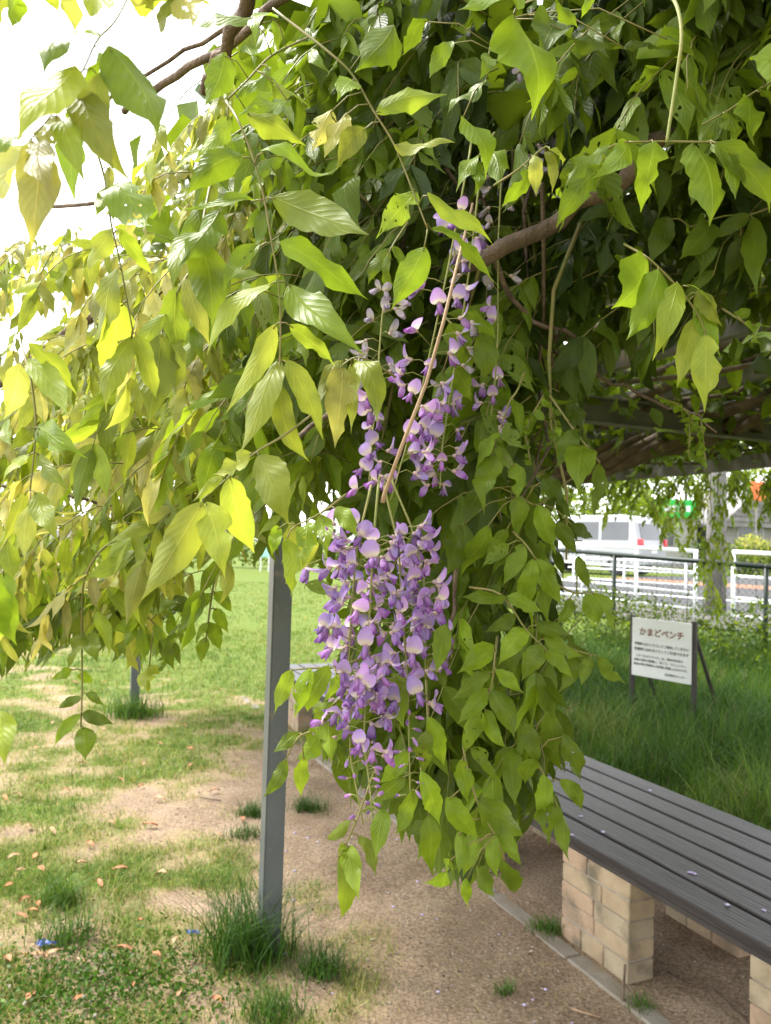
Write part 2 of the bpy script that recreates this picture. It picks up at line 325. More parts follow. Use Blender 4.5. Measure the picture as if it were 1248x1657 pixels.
class MB:
    """collects boxes, tubes and prisms for ONE part"""
    def __init__(self): self.v = []; self.f = []; self.m = []
    def add(self, V, F, mi=0):
        n = len(self.v); self.v += [tuple(map(float, p)) for p in V]; self.f += [tuple(i + n for i in f) for f in F]; self.m += [mi] * len(F); return self
    def box(self, c, size, ax=None, mi=0):
        ax = ax or (np.array([1., 0, 0]), np.array([0, 1., 0]), ZD); c = np.array(c, float)
        V = [c + ax[0] * (sx * size[0] / 2) + ax[1] * (sy * size[1] / 2) + ax[2] * (sz * size[2] / 2) for sz in (-1, 1) for sy in (-1, 1) for sx in (-1, 1)]
        return self.add(V, [(0, 2, 3, 1), (4, 5, 7, 6), (0, 1, 5, 4), (2, 6, 7, 3), (0, 4, 6, 2), (1, 3, 7, 5)], mi)
    def tube(self, pts, rad, n=6, mi=0, cap=True, squash=None):
        pts = [np.array(p, float) for p in pts]; k = len(pts)
        rad = [rad] * k if np.isscalar(rad) else list(rad)
        V = []; F = []; up = None
        for i, p in enumerate(pts):
            t = pts[min(i + 1, k - 1)] - pts[max(i - 1, 0)]; t = t / (np.linalg.norm(t) + 1e-12)
            if up is None: up = np.cross(t, ZD if abs(t[2]) < 0.9 else np.array([1., 0, 0]))
            up = up - t * np.dot(up, t); up /= (np.linalg.norm(up) + 1e-12); sd = np.cross(t, up)
            for j in range(n):
                a = 2 * math.pi * j / n; V.append(p + (up * math.cos(a) + sd * math.sin(a)) * rad[i])
        for i in range(k - 1):
            for j in range(n):
                F.append((i * n + j, i * n + (j + 1) % n, (i + 1) * n + (j + 1) % n, (i + 1) * n + j))
        if cap: F.append(tuple(range(n - 1, -1, -1))); F.append(tuple((k - 1) * n + j for j in range(n)))
        return self.add(V, F, mi)
    def prism(self, poly, axis_a, axis_b, origin, depth, mi=0):
        """poly in (a,b) coordinates extruded by the vector depth"""
        o = np.array(origin, float); depth = np.array(depth, float); k = len(poly)
        V = [o + axis_a * a + axis_b * b for a, b in poly] + [o + axis_a * a + axis_b * b + depth for a, b in poly]
        F = [tuple(range(k - 1, -1, -1)), tuple(range(k, 2 * k))] + [(i, (i + 1) % k, k + (i + 1) % k, k + i) for i in range(k)]
        return self.add(V, F, mi)
    def mesh(self, name, mats, bevel=0.0, smooth=False, segs=1):
        me = bpy.data.meshes.new(name); me.from_pydata(self.v, [], self.f)
        for m in (mats if isinstance(mats, (list, tuple)) else [mats]): me.materials.append(m)
        me.polygons.foreach_set('material_index', np.array(self.m, np.int32))
        bm = bmesh.new(); bm.from_mesh(me); bmesh.ops.recalc_face_normals(bm, faces=bm.faces)
        if bevel: bmesh.ops.bevel(bm, geom=list(bm.edges), offset=bevel, segments=segs, affect='EDGES', clamp_overlap=True)
        bm.to_mesh(me); bm.free()
        if smooth: me.polygons.foreach_set('use_smooth', np.ones(len(me.polygons), bool))
        me.update(); return me
    def obj(self, name, mats, parent=None, bevel=0.0, smooth=False, segs=1):
        return link(name, self.mesh(name, mats, bevel, smooth, segs), parent)
PAX = (UD, VD, ZD)

# =================================================================== SETTING: the ground
def grid_axis(lo, hi, step, far):
    a = list(np.arange(lo, hi + 1e-6, step)); s = step
    x = hi; right = []
    while x < far: s *= 1.085; x += s; right.append(x)
    s = step; x = lo; left = []
    while x > -far: s *= 1.085; x -= s; left.append(x)
    return np.array(left[::-1] + a + right)
def cover(x, y):
    """how much grass grows (0 bare soil .. 1 full turf)"""
    u, v = uv_of(x, y)
    n = fbm(x, y, 1.3, 3); n2 = fbm(x, y, 4.2, 21); far = sstep(4.7, 6.2, u)
    lawn = 0.60 - 0.50 * sstep(0.7, 1.5, v + 0.5 * (n - 0.5)) * (1 - far) + 0.80 * (n - 0.5) + 1.3 * (n2 - 0.5) + 0.05 * far
    lawn = lawn + 0.40 * sstep(7.5, 12.5, u + 0.5 * v) * sstep(0.2, 2.6, v + 0.12 * (u - 8)) + 0.12 * sstep(5.0, 9.0, u)
    under = 0.06 + 0.50 * (n2 - 0.5)
    inside = sstep(1.0, 1.6, v) * (1 - far)
    c = lawn * (1 - inside) + under * inside
    tall = sstep(2.95, 3.4, v)
    return np.clip(c * (1 - tall) + 0.95 * tall, 0, 1)
def sandy(x, y):
    u, v = uv_of(x, y)
    return sstep(11.0, 14.0, u) * (1 - sstep(0.9, 2.2, v - 0.06 * (u - 12)))
gx = grid_axis(-5.0, 5.0, 0.09, 600); gy = grid_axis(1.6, 10.0, 0.09, 600)
GX, GY = np.meshgrid(gx, gy)
near = np.exp(-((GX / 7) ** 2 + ((GY - 5) / 8) ** 2))
GZ = terrain(GX, GY) + 0.035 * (fbm(GX, GY, 0.9, 5) - 0.5) * near + 0.012 * (fbm(GX, GY, 5.0, 15) - 0.5) * near
GZ -= 0.02 * near * 0
nx, ny = len(gx), len(gy)
idx = np.arange(nx * ny).reshape(ny, nx)
GF = np.stack([idx[:-1, :-1], idx[:-1, 1:], idx[1:, 1:], idx[1:, :-1]], -1).reshape(-1, 4)
cv = np.stack([cover(GX, GY), sandy(GX, GY), np.zeros_like(GX)], -1).reshape(-1, 3)
me = mesh_np('ground', np.stack([GX, GY, GZ], -1).reshape(-1, 3), GF, M_GROUND, tint=cv, attr='cover')
tag(link('ground', me), 'bare sandy soil with patchy turf under and around the pergola', 'ground', kind='structure')
def gz(x, y):
    nr = np.exp(-((np.asarray(x) / 7) ** 2 + ((np.asarray(y) - 5) / 8) ** 2))
    return terrain(x, y) + 0.035 * (fbm(x, y, 0.9, 5) - 0.5) * nr + 0.012 * (fbm(x, y, 5.0, 15) - 0.5) * nr

# kerb in front of the bench: low concrete edging set in the soil
k = MB()
for i, u0 in enumerate(np.arange(-0.4, 7.8, 0.6)):
    k.box(UV(u0 + 0.3, 2.0 + random.uniform(-.006, .006), -0.050 + random.uniform(-.005, .004)), (0.592, 0.085, 0.11), PAX)
tag(k.obj('kerb', M_CONC, bevel=0.008), 'pale concrete edging strip set in the soil along the bench', 'kerb', kind='structure')

# road, pavement beyond the fence
def road_strip(name, mat, m0, m1, t0, t1, dz, label, cat):
    tt = np.linspace(t0, t1, 60); V = []; nm = max(2, int((m1 - m0) / .6) + 2); ms = np.linspace(m0, m1, nm)
    for t_ in tt:
        for m_ in ms:
            p = MD * m_ + RD * (t_ - 2.0)
            V.append((p[0], p[1], float(terrain(p[0], p[1])) + dz))
    F = np.array([(nm * i + j, nm * i + j + 1, nm * (i + 1) + j + 1, nm * (i + 1) + j) for i in range(59) for j in range(nm - 1)])
    return tag(link(name, mesh_np(name, np.array(V), F, mat)), label, cat, kind='structure')
T0, T1 = -40, 15.0
road_strip('pavement', M_PAVE, 10.9, 13.6, T0, T1, 0.045, 'grey pavement behind the white railing', 'pavement')
road_strip('road', M_ASPH, 13.6, 24.5, T0, T1, 0.050, 'grey asphalt road beyond the white railings', 'road')
road_strip('road_marking', M_WHITE, 15.2, 15.4, T0, T1, 0.056, 'white painted edge line along the asphalt road', 'road marking')
road_strip('road_marking', M_ORANGE, 18.2, 19.4, T0, T1, 0.056, 'orange coloured band painted along the asphalt road', 'road marking')

# =================================================================== THE PERGOLA
V_IN, V_OUT = 0.90, 4.62
U_POSTS = [-1.49, 3.055, 7.60]
BZ = 2.20                                             # underside of the cross beams
pg = empty('pergola', UV(3.055, 0.90, 0), 'grey steel pergola with square posts carrying the wisteria', 'pergola')
PS = 0.078
for v_ in (V_IN, V_OUT):
    for u_ in U_POSTS:
        b_ = MB(); b_.box(UV(u_, v_, (BZ - 0.25) / 2), (PS, PS, BZ + 0.25), PAX)
        b_.obj('post', M_STEEL, pg, bevel=0.007, segs=2)
def channel(a, b, h, wd, name, mat=M_BEAM):
    """C shaped steel beam from a to b (undersides), height h"""
    a = np.array(a); b = np.array(b); d = b - a; L = np.linalg.norm(d); d /= L; s = np.cross(d, ZD)
    q = MB(); t = 0.007
    q.prism([(-wd / 2, 0), (wd / 2, 0), (wd / 2, t), (-wd / 2 + t, t), (-wd / 2 + t, h - t), (wd / 2, h - t), (wd / 2, h), (-wd / 2, h)], s, ZD, a, d * L)
    return q.obj(name, mat, pg)
for u_ in U_POSTS: channel(UV(u_ + 0.03, V_IN - 0.15, BZ), UV(u_ + 0.03, V_OUT + 0.15, BZ), 0.125, 0.065, 'cross_beam')
channel(UV(-2.0, V_IN, BZ + 0.128), UV(8.15, V_IN, BZ + 0.128), 0.09, 0.05, 'edge_beam')
channel(UV(-2.0, V_OUT + 0.07, BZ + 0.002), UV(8.15, V_OUT + 0.07, BZ + 0.002), 0.10, 0.05, 'edge_beam')
for v_ in np.linspace(V_IN + 0.62, V_OUT - 0.62, 5): channel(UV(-2.0, v_, BZ + 0.128), UV(8.15, v_, BZ + 0.128), 0.075, 0.045, 'purlin')

# =================================================================== BENCHES with brick piers
V_B0, V_B1, ZB = 2.06, 2.93, 0.42
def bench(u0, u1, piers, label):
    bt = empty('bench', UV((u0 + u1) / 2, (V_B0 + V_B1) / 2, 0), label, 'bench', 'fire pit benches under the pergola')
    nb = 6; wd = (V_B1 - V_B0) / nb
    for i in range(nb):
        q = MB(); q.box(UV((u0 + u1) / 2 + random.uniform(-.004, .004), V_B0 + wd * (i + .5), ZB - 0.018 + random.uniform(-.0015, .0015)), (u1 - u0, wd - 0.017, 0.036), PAX)
        q.obj('plank', M_SLAT, bt, bevel=0.004)
    fr = MB()
    for uu in list(np.arange(u0 + 0.15, u1, 0.55)): fr.box(UV(uu, (V_B0 + V_B1) / 2, ZB - 0.0445), (0.05, V_B1 - V_B0 - 0.10, 0.016), PAX)
    fr.obj('frame', M_SLATB, bt)
    fr = MB(); fr.box(UV((u0 + u1) / 2, V_B0 + 0.028, ZB - 0.0475), (u1 - u0 - 0.02, 0.022, 0.022), PAX); fr.obj('front_rail', M_SLATB, bt)
    ch = (ZB - 0.037 - 0.017) / 5
    for pu in piers:
        for back in (0, 1):
            v0 = V_B0 + 0.015 if not back else V_B1 - 0.30
            core = MB(); core.box(UV(pu + 0.205, v0 + 0.06, ch * 2.5 - 0.02), (0.395, 0.112, ch * 5 - 0.004), PAX)
            pr = core.obj('brick_pier', M_MORTAR, bt)
            for c in range(5):
                cuts = ([0, .205, .41], [0, .16, .41], [0, .25, .41], [0, .14, .28, .41], [0, .20, .41])[(c + int(pu * 10)) % 5]
                for a, b in zip(cuts[:-1], cuts[1:]):
                    q = MB(); q.box(UV(pu + (a + b) / 2 + random.uniform(-.0015, .0015), v0 + .06 + random.uniform(-.003, .003), c * ch + ch / 2 - (0.012 if c == 0 else 0)), (b - a - 0.004, 0.124, ch - 0.0045 + (0.02 if c == 0 else 0)), PAX)
                    q.obj('brick', random.choice(M_BRICK), pr, bevel=0.004)
    return bt
bench(0.55, 3.92, [1.42, 2.37, 3.40], 'dark slatted bench on tan brick piers beside the white notice board')
bench(5.00, 7.33, [5.25, 6.40], 'far slatted bench on brick piers, seen behind the grey post')

# =================================================================== NOTICE BOARD
def notice_board():
    a = P(1024, 995, 7.5); b = P(1120, 1013, 7.0)
    d = b - a; d[2] = 0; W = np.linalg.norm(d); d /= W; nrm = np.array([d[1], -d[0], 0.0])      # faces the camera side
    if np.dot(nrm, CP - a) < 0: nrm = -nrm
    zt = 0.965; zb = zt - 0.535; c = (a + b) / 2; c[2] = 0; g = float(gz(c[0], c[1]))
    e = empty('notice_board', (c[0], c[1], g), 'white notice board with brown title on two dark legs in tall grass', 'sign')
    ax = (d, nrm, ZD)
    q = MB(); q.box(c + ZD * (zt + zb) / 2, (W, 0.012, zt - zb), ax); pn = q.obj('panel', M_SIGN, e, bevel=0.003)
    for s in (-1, 1):
        p = c + d * s * (W / 2 + 0.012) - nrm * 0.022
        q = MB(); q.box(p + ZD * (zt + 0.02 + g - 0.15) / 2, (0.045, 0.03, zt + 0.02 - g + 0.15), ax); q.obj('leg', M_SIGNP, e, bevel=0.003)
        q = MB(); q.tube([p - nrm * 0.01 + ZD * (zt - 0.10), p - nrm * 0.46 + ZD * (g - 0.05)], 0.018, 6); q.obj('brace', M_SIGNP, e)
    def text(body, size, x, z, mat, wid=None, align='LEFT', thick=0.0):
        cu = bpy.data.curves.new('lettering', 'FONT'); cu.body = body; cu.size = size; cu.align_x = align; cu.extrude = 0.0006; cu.resolution_u = 2; cu.offset = thick
        tmp = bpy.data.objects.new('tmp', cu); COL.objects.link(tmp)
        dg = bpy.context.evaluated_depsgraph_get(); dg.update()
        me_ = bpy.data.meshes.new_from_object(tmp.evaluated_get(dg)); bpy.data.objects.remove(tmp)
        xs = [v.co.x for v in me_.vertices]; xm = min(xs)
        sc_ = 1.0
        if wid and xs: sc_ = wid / max(1e-6, (max(xs) - min(xs)))
        for v in me_.vertices:
            p = c + d * (x + (v.co.x - xm) * sc_) + nrm * (0.0075 + v.co.z) + ZD * (z + v.co.y)
            v.co = p
        me_.materials.clear(); me_.materials.append(mat)
        me_.name = 'lettering'; return link('lettering', me_, pn)
    L = -W / 2
    text('かまどベンチ', 0.078, L + 0.085, zt - 0.150, M_TXTB, W - 0.16, thick=0.0022)
    for i, (s, x, wd) in enumerate((('平常時にはベンチとしてご利用してください', 0.03, W - 0.055), ('災害時にはかまどとしてご使用できます', 0.03, W - 0.055))):
        text(s, 0.030, L + x, zt - 0.248 - 0.048 * i, M_TXTK, wd, thick=0.0006)
    for i, (s, x, wd) in enumerate((('この「かまどベンチ」は、地域の防災の', 0.05, W - 0.13), ('活動の場所の整備に、宝くじ、コミュニティ', 0.025, W - 0.075), ('助成の受託事業収入を財源に整備したものです。', 0.025, W - 0.06), ('自治総合センター', W * 0.58, W * 0.36))):
        text(s, 0.025, L + x, zt - 0.355 - 0.039 * i - (0.02 if i == 3 else 0), M_TXTK, wd, thick=0.0004)
notice_board()

# =================================================================== GREEN WIRE FENCE
def wire_fence():
    a = P(1240, 917, 8.8); b = P(955, 894, 10.7)
    d = b - a; zs = d[2]; d2 = d.copy(); L = np.linalg.norm(d2[:2]); d2[2] = 0; d2 /= L; slope = zs / L
    e = empty('wire_fence', (a[0], a[1], float(gz(a[0], a[1]))), 'dark green wire mesh fence with a thick top rail behind the notice board', 'fence')
    t0, t1 = -2.2, 4.6
    top = lambda t: a + d2 * t + ZD * slope * t
    q = MB(); q.tube([top(t0), top(t1)], 0.030, 8); q.obj('top_rail', M_GREENP, e, smooth=True)
    bot = 0.30
    for t in (-2.0, 0.0, 2.0, 4.0):
        p = top(t); q = MB(); q.tube([(p[0], p[1], bot - 0.25), p + ZD * 0.02], 0.027, 10); q.obj('post', M_GREENP, e, smooth=True)
    q = MB()
    for t in np.arange(t0, t1, 0.21): p = top(t); q.tube([(p[0], p[1], bot), p], 0.0032, 3, cap=False)
    q.obj('vertical_wire', M_GREENP, e)
    q = MB(); H = 1.16
    for s in (-1, 1):
        for t in np.arange(t0 - H, t1 + H, 0.078):
            ta, tb = t, t + s * H; lo, hi = 0.0, 1.0
            f = lambda k_: top(ta + (tb - ta) * k_) - ZD * (H * (1 - k_)) - d2 * 0 + np.array([-d2[1], d2[0], 0]) * 0.006 * s
            ks = [k_ for k_ in (0, 1)]
            if min(ta, tb) < t0 - 0.001 or max(ta, tb) > t1 + 0.001: continue
            q.tube([f(0), f(1)], 0.0019, 3, cap=False)
    tag(q.obj('wire_mesh', M_GREENP, e), kind='stuff')
wire_fence()

# =================================================================== WHITE GUARD RAILINGS
def railing(pa, pb, h, posts, rails, label, rad=0.03, group=None):
    pa = np.array(pa); pb = np.array(pb); d = pb - pa; L = np.linalg.norm(d[:2]); u_ = d / L
    e = empty('guard_railing', (pa[0], pa[1], pa[2] - h), label, 'railing', group)
    for f in rails:
        q = MB(); q.tube([pa - ZD * h * f, pb - ZD * h * f], rad if f == 0 else rad * 0.72, 8); q.obj('rail', M_WHITE, e, smooth=True)
    for t in posts:
        p = pa + d * t; q = MB(); q.tube([p - ZD * (h + 0.15), p + ZD * 0.01], rad * 1.05, 8); q.obj('post', M_WHITE, e, smooth=True)
pA = P(1129, 892, 12.3); pB = P(905, 879, 14.4)
railing(pA, pB, 1.08, (0.01, 0.40, 0.80, 0.99), (0, 0.30, 0.60, 0.83), 'long white tubular guard railing standing in front of the silver van')
pA = P(1186, 893, 11.6); pB = P(1330, 900, 10.6)
railing(pA, pB, 1.05, (0.01, 0.5, 0.98), (0, 0.33, 0.63, 0.88), 'shorter white guard railing beside the concrete pole')
pA = P(1122, 911, 18.0); pB = P(920, 902, 20.5)
railing(pA, pB, 0.82, (0.05, 0.52, 0.95), (0, 0.30, 0.62), 'low white railing across the road right by the van wheels', rad=0.028)

# =================================================================== CONCRETE POLE
p = ground_at(1158, 1000, 0.5); p = P(1158, 990, 13.2)
b_ = MB(); gp = float(terrain(p[0], p[1])); b_.tube([(p[0], p[1], gp - 0.2), (p[0], p[1], 2.5), (p[0], p[1], 6.5)], [0.17, 0.155, 0.13], 14)
po = b_.obj('utility_pole', noise_mat('pole_concrete', (0.15, 0.14, 0.13), (0.21, 0.20, 0.19), scale=6, bump=0.1), smooth=True)
tag(po, 'grey concrete utility pole standing between the two white railings', 'pole')

# =================================================================== SILVER VAN
def van():
    c = P(1058, 930, 24.5); z0 = float(terrain(c[0], c[1])) + 0.02
    fw = np.array([-0.70, 0.714, 0.0]); sd = np.array([-0.714, -0.70, 0.0])         # forward, left side (towards camera)
    o = np.array([c[0], c[1], z0])
    W, L, H = 1.68, 4.35, 1.86
    e = empty('van', tuple(o), 'silver white minivan parked on the road with red tail lights', 'van')
    prof = [(0.0, 0.32), (0.0, 0.85), (0.06, 1.05), (0.22, 1.62), (0.34, 1.79), (0.7, H), (2.6, H - 0.02), (3.05, 1.70), (3.62, 1.12), (4.20, 0.98), (L, 0.72), (L, 0.32)]
    secs = [(-W / 2, 0.0), (-W / 2 + 0.02, 0.03), (W / 2 - 0.02, 0.03), (W / 2, 0.0)]
    V = []; F = []; n = len(prof); ys = (-1, -0.94, 0.94, 1)
    for y in ys:
        for (x, z) in prof:
            tumble = 0.10 * max(0, (z - 0.95)) / 0.9
            xin = 0.05 if abs(y) == 1 else 0.0
            xx = x + (xin if x < 1 else -xin) * (1 if z > 0.4 else 0.3); zz = z - (0.05 if abs(y) == 1 and z > 1.7 else 0)
            V.append(o + fw * xx + sd * (y * (W / 2 - tumble)) + ZD * zz)
    for k_ in range(3):
        for i in range(n): F.append((k_ * n + i, k_ * n + (i + 1) % n, (k_ + 1) * n + (i + 1) % n, (k_ + 1) * n + i))
    F.append(tuple(range(n))); F.append(tuple(3 * n + i for i in range(n - 1, -1, -1)))
    b_ = MB(); b_.add(V, F); body = b_.obj('body', M_VAN, e, bevel=0.02)
    for s in (1, -1):
        for x0, x1 in ((0.42, 1.35), (1.45, 2.25), (2.33, 3.25)):
            q = MB(); y0 = s * (W / 2 - 0.005); zt_ = 1.64; zb_ = 1.08
            xt1 = x1 if x1 < 3 else 2.98
            pts = [(x0, zb_), (x1, zb_), (xt1, zt_), (x0 + 0.03, zt_)]
            VV = [o + fw * x + sd * (s * (W / 2 - 0.10 * (z - 0.95) / 0.9 + k_)) + ZD * z for k_ in (-0.02, 0.006) for x, z in pts]
            q.add(VV, [(0, 1, 2, 3), (4, 5, 6, 7), (0, 1, 5, 4), (1, 2, 6, 5), (2, 3, 7, 6), (3, 0, 4, 7)]); q.obj('side_window', M_GLASS, e)
        for x in (0.80, 3.45):
            wc = o + fw * x + sd * (s * (W / 2 - 0.09)) + ZD * 0.31
            q = MB(); q.tube([wc - sd * 0.1 * s, wc + sd * 0.105 * s], 0.31, 20); wh = q.obj('wheel', M_TYRE, e)
            q = MB(); q.tube([wc + sd * 0.1 * s, wc + sd * 0.115 * s], 0.19, 14); q.obj('rim', M_RIM, wh)
        q = MB(); q.box(o + fw * 0.05 + sd * (s * (W / 2 - 0.075)) + ZD * 0.98, (0.14, 0.15, 0.30), (fw, sd, ZD)); q.obj('tail_light', M_RED, e, bevel=0.01)
    q = MB(); ax = (fw, sd, ZD)
    VV = [o + fw * (x + k_) + sd * y + ZD * z for k_ in (0.03, -0.012) for (x, y, z) in ((0.075, -0.66, 1.12), (0.075, 0.66, 1.12), (0.215, 0.60, 1.60), (0.215, -0.60, 1.60))]
    q.add(VV, [(0, 1, 2, 3), (4, 5, 6, 7), (0, 1, 5, 4), (1, 2, 6, 5), (2, 3, 7, 6), (3, 0, 4, 7)]); q.obj('rear_window', M_GLASS, e)
    q = MB(); q.box(o - fw * 0.05 + ZD * 0.46, (0.16, W - 0.06, 0.26), ax); q.obj('bumper', M_VAN, e, bevel=0.03)
    q = MB(); q.box(o - fw * 0.006 + ZD * 0.78, (0.02, 0.33, 0.16), ax); q.obj('number_plate', M_SIGN, e)
van()

# =================================================================== LEAF-SCATTER FOR HEDGES, SHRUBS, TREES (background)
def quad_leaves(C, size, tone, seed=1, flat=0.4):
    r = np.random.default_rng(seed); n = len(C)
    d = r.normal(size=(n, 3)); d[:, 2] -= flat; d /= np.linalg.norm(d, axis=1)[:, None]
    o = r.normal(size=(n, 3)); o -= d * (o * d).sum(1)[:, None]; o /= np.linalg.norm(o, axis=1)[:, None]
    s = size * r.uniform(0.6, 1.3, n)[:, None]
    k_ = np.cross(d, o)
    V = np.stack([C, C + d * s * 0.5 + o * s * 0.28 + k_ * s * 0.08, C + d * s, C + d * s * 0.5 - o * s * 0.28 + k_ * s * 0.08], 1).reshape(-1, 3)
    F = np.arange(n * 4).reshape(n, 4)
    t_ = np.stack([np.clip(tone + r.normal(0, 0.13, n), 0, 1), r.uniform(0, 1, n), r.uniform(0, 1, n)], 1)
    uv = np.tile(np.array([[0, .5], [.5, 1], [1, .5], [.5, 0]]), (n, 1))
    return V, F, np.repeat(t_, 4, 0), uv
def blob_points(n, centers, radii, seed):
    r = np.random.default_rng(seed); i = r.integers(0, len(centers), n)
    d = r.normal(size=(n, 3)); d /= np.linalg.norm(d, axis=1)[:, None]; q = r.uniform(0.35, 1.0, n) ** 0.5
    return np.asarray(centers)[i] + d * np.asarray(radii)[i] * q[:, None]
def shrub(name, label, cat, centers, radii, n, size, tone, seed, base, group=None, trunk=None):
    e = empty(name, base, label, cat, group)
    V, F, t_, uv = quad_leaves(blob_points(n, centers, radii, seed), size, tone, seed)
    tag(link('crown', mesh_np('crown', V, F, M_LEAF_FAR, uv=uv, tint=t_), e), kind='stuff')
    q = MB(); b = np.array(base, float)
    cs = np.asarray(centers); rr = random.Random(seed)
    for c in cs[:6]: q.tube([b - ZD * 0.15, (b * 0.55 + c * 0.45) + np.array([rr.uniform(-.1, .1), 0, 0]), c], [trunk or 0.04, (trunk or 0.04) * 0.6, 0.012], 6)
    q.obj('trunk', M_BARKD, e, smooth=True)
    return e
def at_depth(px, py, d): return P(px, py, d)
def base_of(px, d):
    p = P(px, 900, d); return (p[0], p[1], float(terrain(p[0], p[1])))
# right: garden hedge, yellow bush, trees beyond the road
b0 = base_of(1228, 27); shrub('hedge', 'clipped green garden hedge behind the short white railing', 'hedge', [(b0[0] + i * 0.8, b0[1] - i * .4, b0[2] + .55) for i in range(-2, 4)], [(0.75, .6, .65)] * 6, 3200, 0.12, 0.12, 4, b0)
b0 = base_of(1215, 30); shrub('yellow_shrub', 'rounded yellow green shrub in front of the grey house', 'shrub', [(b0[0], b0[1], b0[2] + 1.0), (b0[0] + .4, b0[1], b0[2] + .8)], [(0.6, .6, .55)] * 2, 1200, 0.12, 0.9, 5, b0)
b0 = base_of(985, 34); shrub('tree', 'bushy bright green tree behind the silver van', 'tree', [(b0[0] - 2, b0[1], 3.2), (b0[0] + .3, b0[1], 3.6), (b0[0] + 1.8, b0[1] + 1, 2.9), (b0[0] - 1, b0[1], 2.2), (b0[0] + .8, b0[1], 2.3)], [(1.5, 1.3, 1.1)] * 5, 5200, 0.20, 0.45, 6, b0, trunk=0.12)
b0 = base_of(820, 30); shrub('tree', 'dark green roadside tree hidden behind the hanging vine', 'tree', [(b0[0] - 1.2, b0[1], 2.6), (b0[0] + 1.2, b0[1], 2.9), (b0[0], b0[1], 3.6)], [(1.6, 1.3, 1.3)] * 3, 3200, 0.20, 0.25, 7, b0, trunk=0.12)
b0 = base_of(640, 44); shrub('hedge', 'long dark hedge closing the far end of the lawn', 'hedge', [(b0[0] - 11 + i * 1.7, b0[1] + random.uniform(-.5, .5), b0[2] + 1.0 + random.uniform(-.2, .3)) for i in range(13)], [(1.5, 0.9, 1.2)] * 13, 6500, 0.22, 0.15, 8, b0)
b0 = base_of(60, 46); shrub('hedge', 'pale green hedge along the sandy play area', 'hedge', [(b0[0] - 9 + i * 1.7, b0[1] + random.uniform(-.5, .5), b0[2] + 0.7) for i in range(10)], [(1.5, 0.9, 0.9)] * 10, 4500, 0.22, 0.4, 9, b0)
b0 = base_of(1110, 46); shrub('tree', 'tall pale green tree behind the shop with the green sign', 'tree', [(b0[0] - 2.5, b0[1], 5.2), (b0[0] + 1.6, b0[1], 6), (b0[0] + 4.5, b0[1], 5.4), (b0[0], b0[1], 7.3)], [(2.2, 1.6, 1.6)] * 4, 4500, 0.30, 0.55, 10, b0, trunk=0.2)

# buildings
def box_house(name, label, px0, px1, d, ztop, wall, roof, yaw_dir, depth, windows, roof_h):
    a = P(px0, 900, d); b = P(px1, 900, d); a[2] = b[2] = float(terrain(a[0], a[1])) - 0.1
    dr = (b - a) / np.linalg.norm(b - a); bk = np.array([-dr[1], dr[0], 0]); W = np.linalg.norm(b - a)
    e = empty(name, tuple((a + b) / 2), label, 'building')
    q = MB(); H = ztop - a[2]
    q.prism([(0, 0), (W, 0), (W, H), (0, H)], dr, ZD, a, bk * depth); wo = q.obj('wall', wall, e)
    q = MB(); o = 0.45
    if roof_h > 0.3:
        q.prism([(-o, H), (W + o, H), (W + o, H + .12), (W / 2 + W * .18, H + roof_h), (W / 2 - W * .18, H + roof_h), (-o, H + .12)], dr, ZD, a - bk * o, bk * (depth + 2 * o))
    else: q.prism([(-.1, H), (W + .1, H), (W + .1, H + roof_h), (-.1, H + roof_h)], dr, ZD, a - bk * .1, bk * (depth + .2))
    rf = q.obj('roof', roof, e)
    if roof_h > 0.3:
        for i in range(7):
            f = (i + .5) / 7; q = MB(); z = H + .14 + (roof_h - .14) * f
            hw = (W / 2 + o) * (1 - f) + W * .18 * f
            q.box(a + dr * W / 2 + ZD * (z + .01) - bk * (o + .03), (2 * hw, 0.06, 0.07), (dr, bk, ZD)); q.obj('eaves_tile_course', roof, rf)
    for (x, z, w_, h_) in windows:
        q = MB(); q.box(a + dr * x + ZD * z - bk * 0.01, (w_, 0.06, h_), (dr, bk, ZD)); wn = q.obj('window', M_WALLW, e)
        q = MB(); q.box(a + dr * x + ZD * z - bk * 0.035, (w_ - .12, 0.05, h_ - .12), (dr, bk, ZD)); q.obj('pane', M_GLASS, wn)
    return e, a, dr, bk, W, H
box_house('house', 'grey house with dark tiled roof behind the garden hedge', 1178, 1330, 36, 2.75, M_WALLG, M_ROOF, None, 6, [(1.0, 1.7, 1.2, .9), (3.2, 1.6, 1.4, 1.2)], 1.9)
e, a, dr, bk, W, H = box_house('shop', 'low white shop with a bright green sign board on its roof edge', 1060, 1128, 38, 3.05, M_WALLW, M_WALLW, None, 5, [(0.6, 1.6, .6, 1.0)], 0.15)
sg = MB(); sg.box(a + dr * (W / 2 - .1) + ZD * (H + 0.55) - bk * 0.2, (W * 1.0, 0.15, 0.85), (dr, bk, ZD)); so = sg.obj('sign_board', M_GREENS, e)
for i, (x, wd) in enumerate(((-.45, .30), (-.1, .22), (.22, .26), (.55, .2))):
    q = MB(); q.box(a + dr * (W / 2 - .1 + x) + ZD * (H + .55) - bk * 0.285, (wd, 0.02, 0.30), (dr, bk, ZD)); q.obj('lettering', M_WHITE, so)
p = base_of(1226, 33); q = MB(); q.box((p[0], p[1], 4.15), (0.6, 0.12, 0.8)); q2 = MB(); 
es = empty('roadside_sign', p, 'orange red sign board on a pole above the grey house', 'sign'); q.obj('panel', M_OSIGN, es, bevel=0.02); q2.tube([(p[0], p[1] + .1, p[2] - .2), (p[0], p[1] + .1, 4.5)], 0.05, 8); q2.obj('pole', M_WALLG, es)
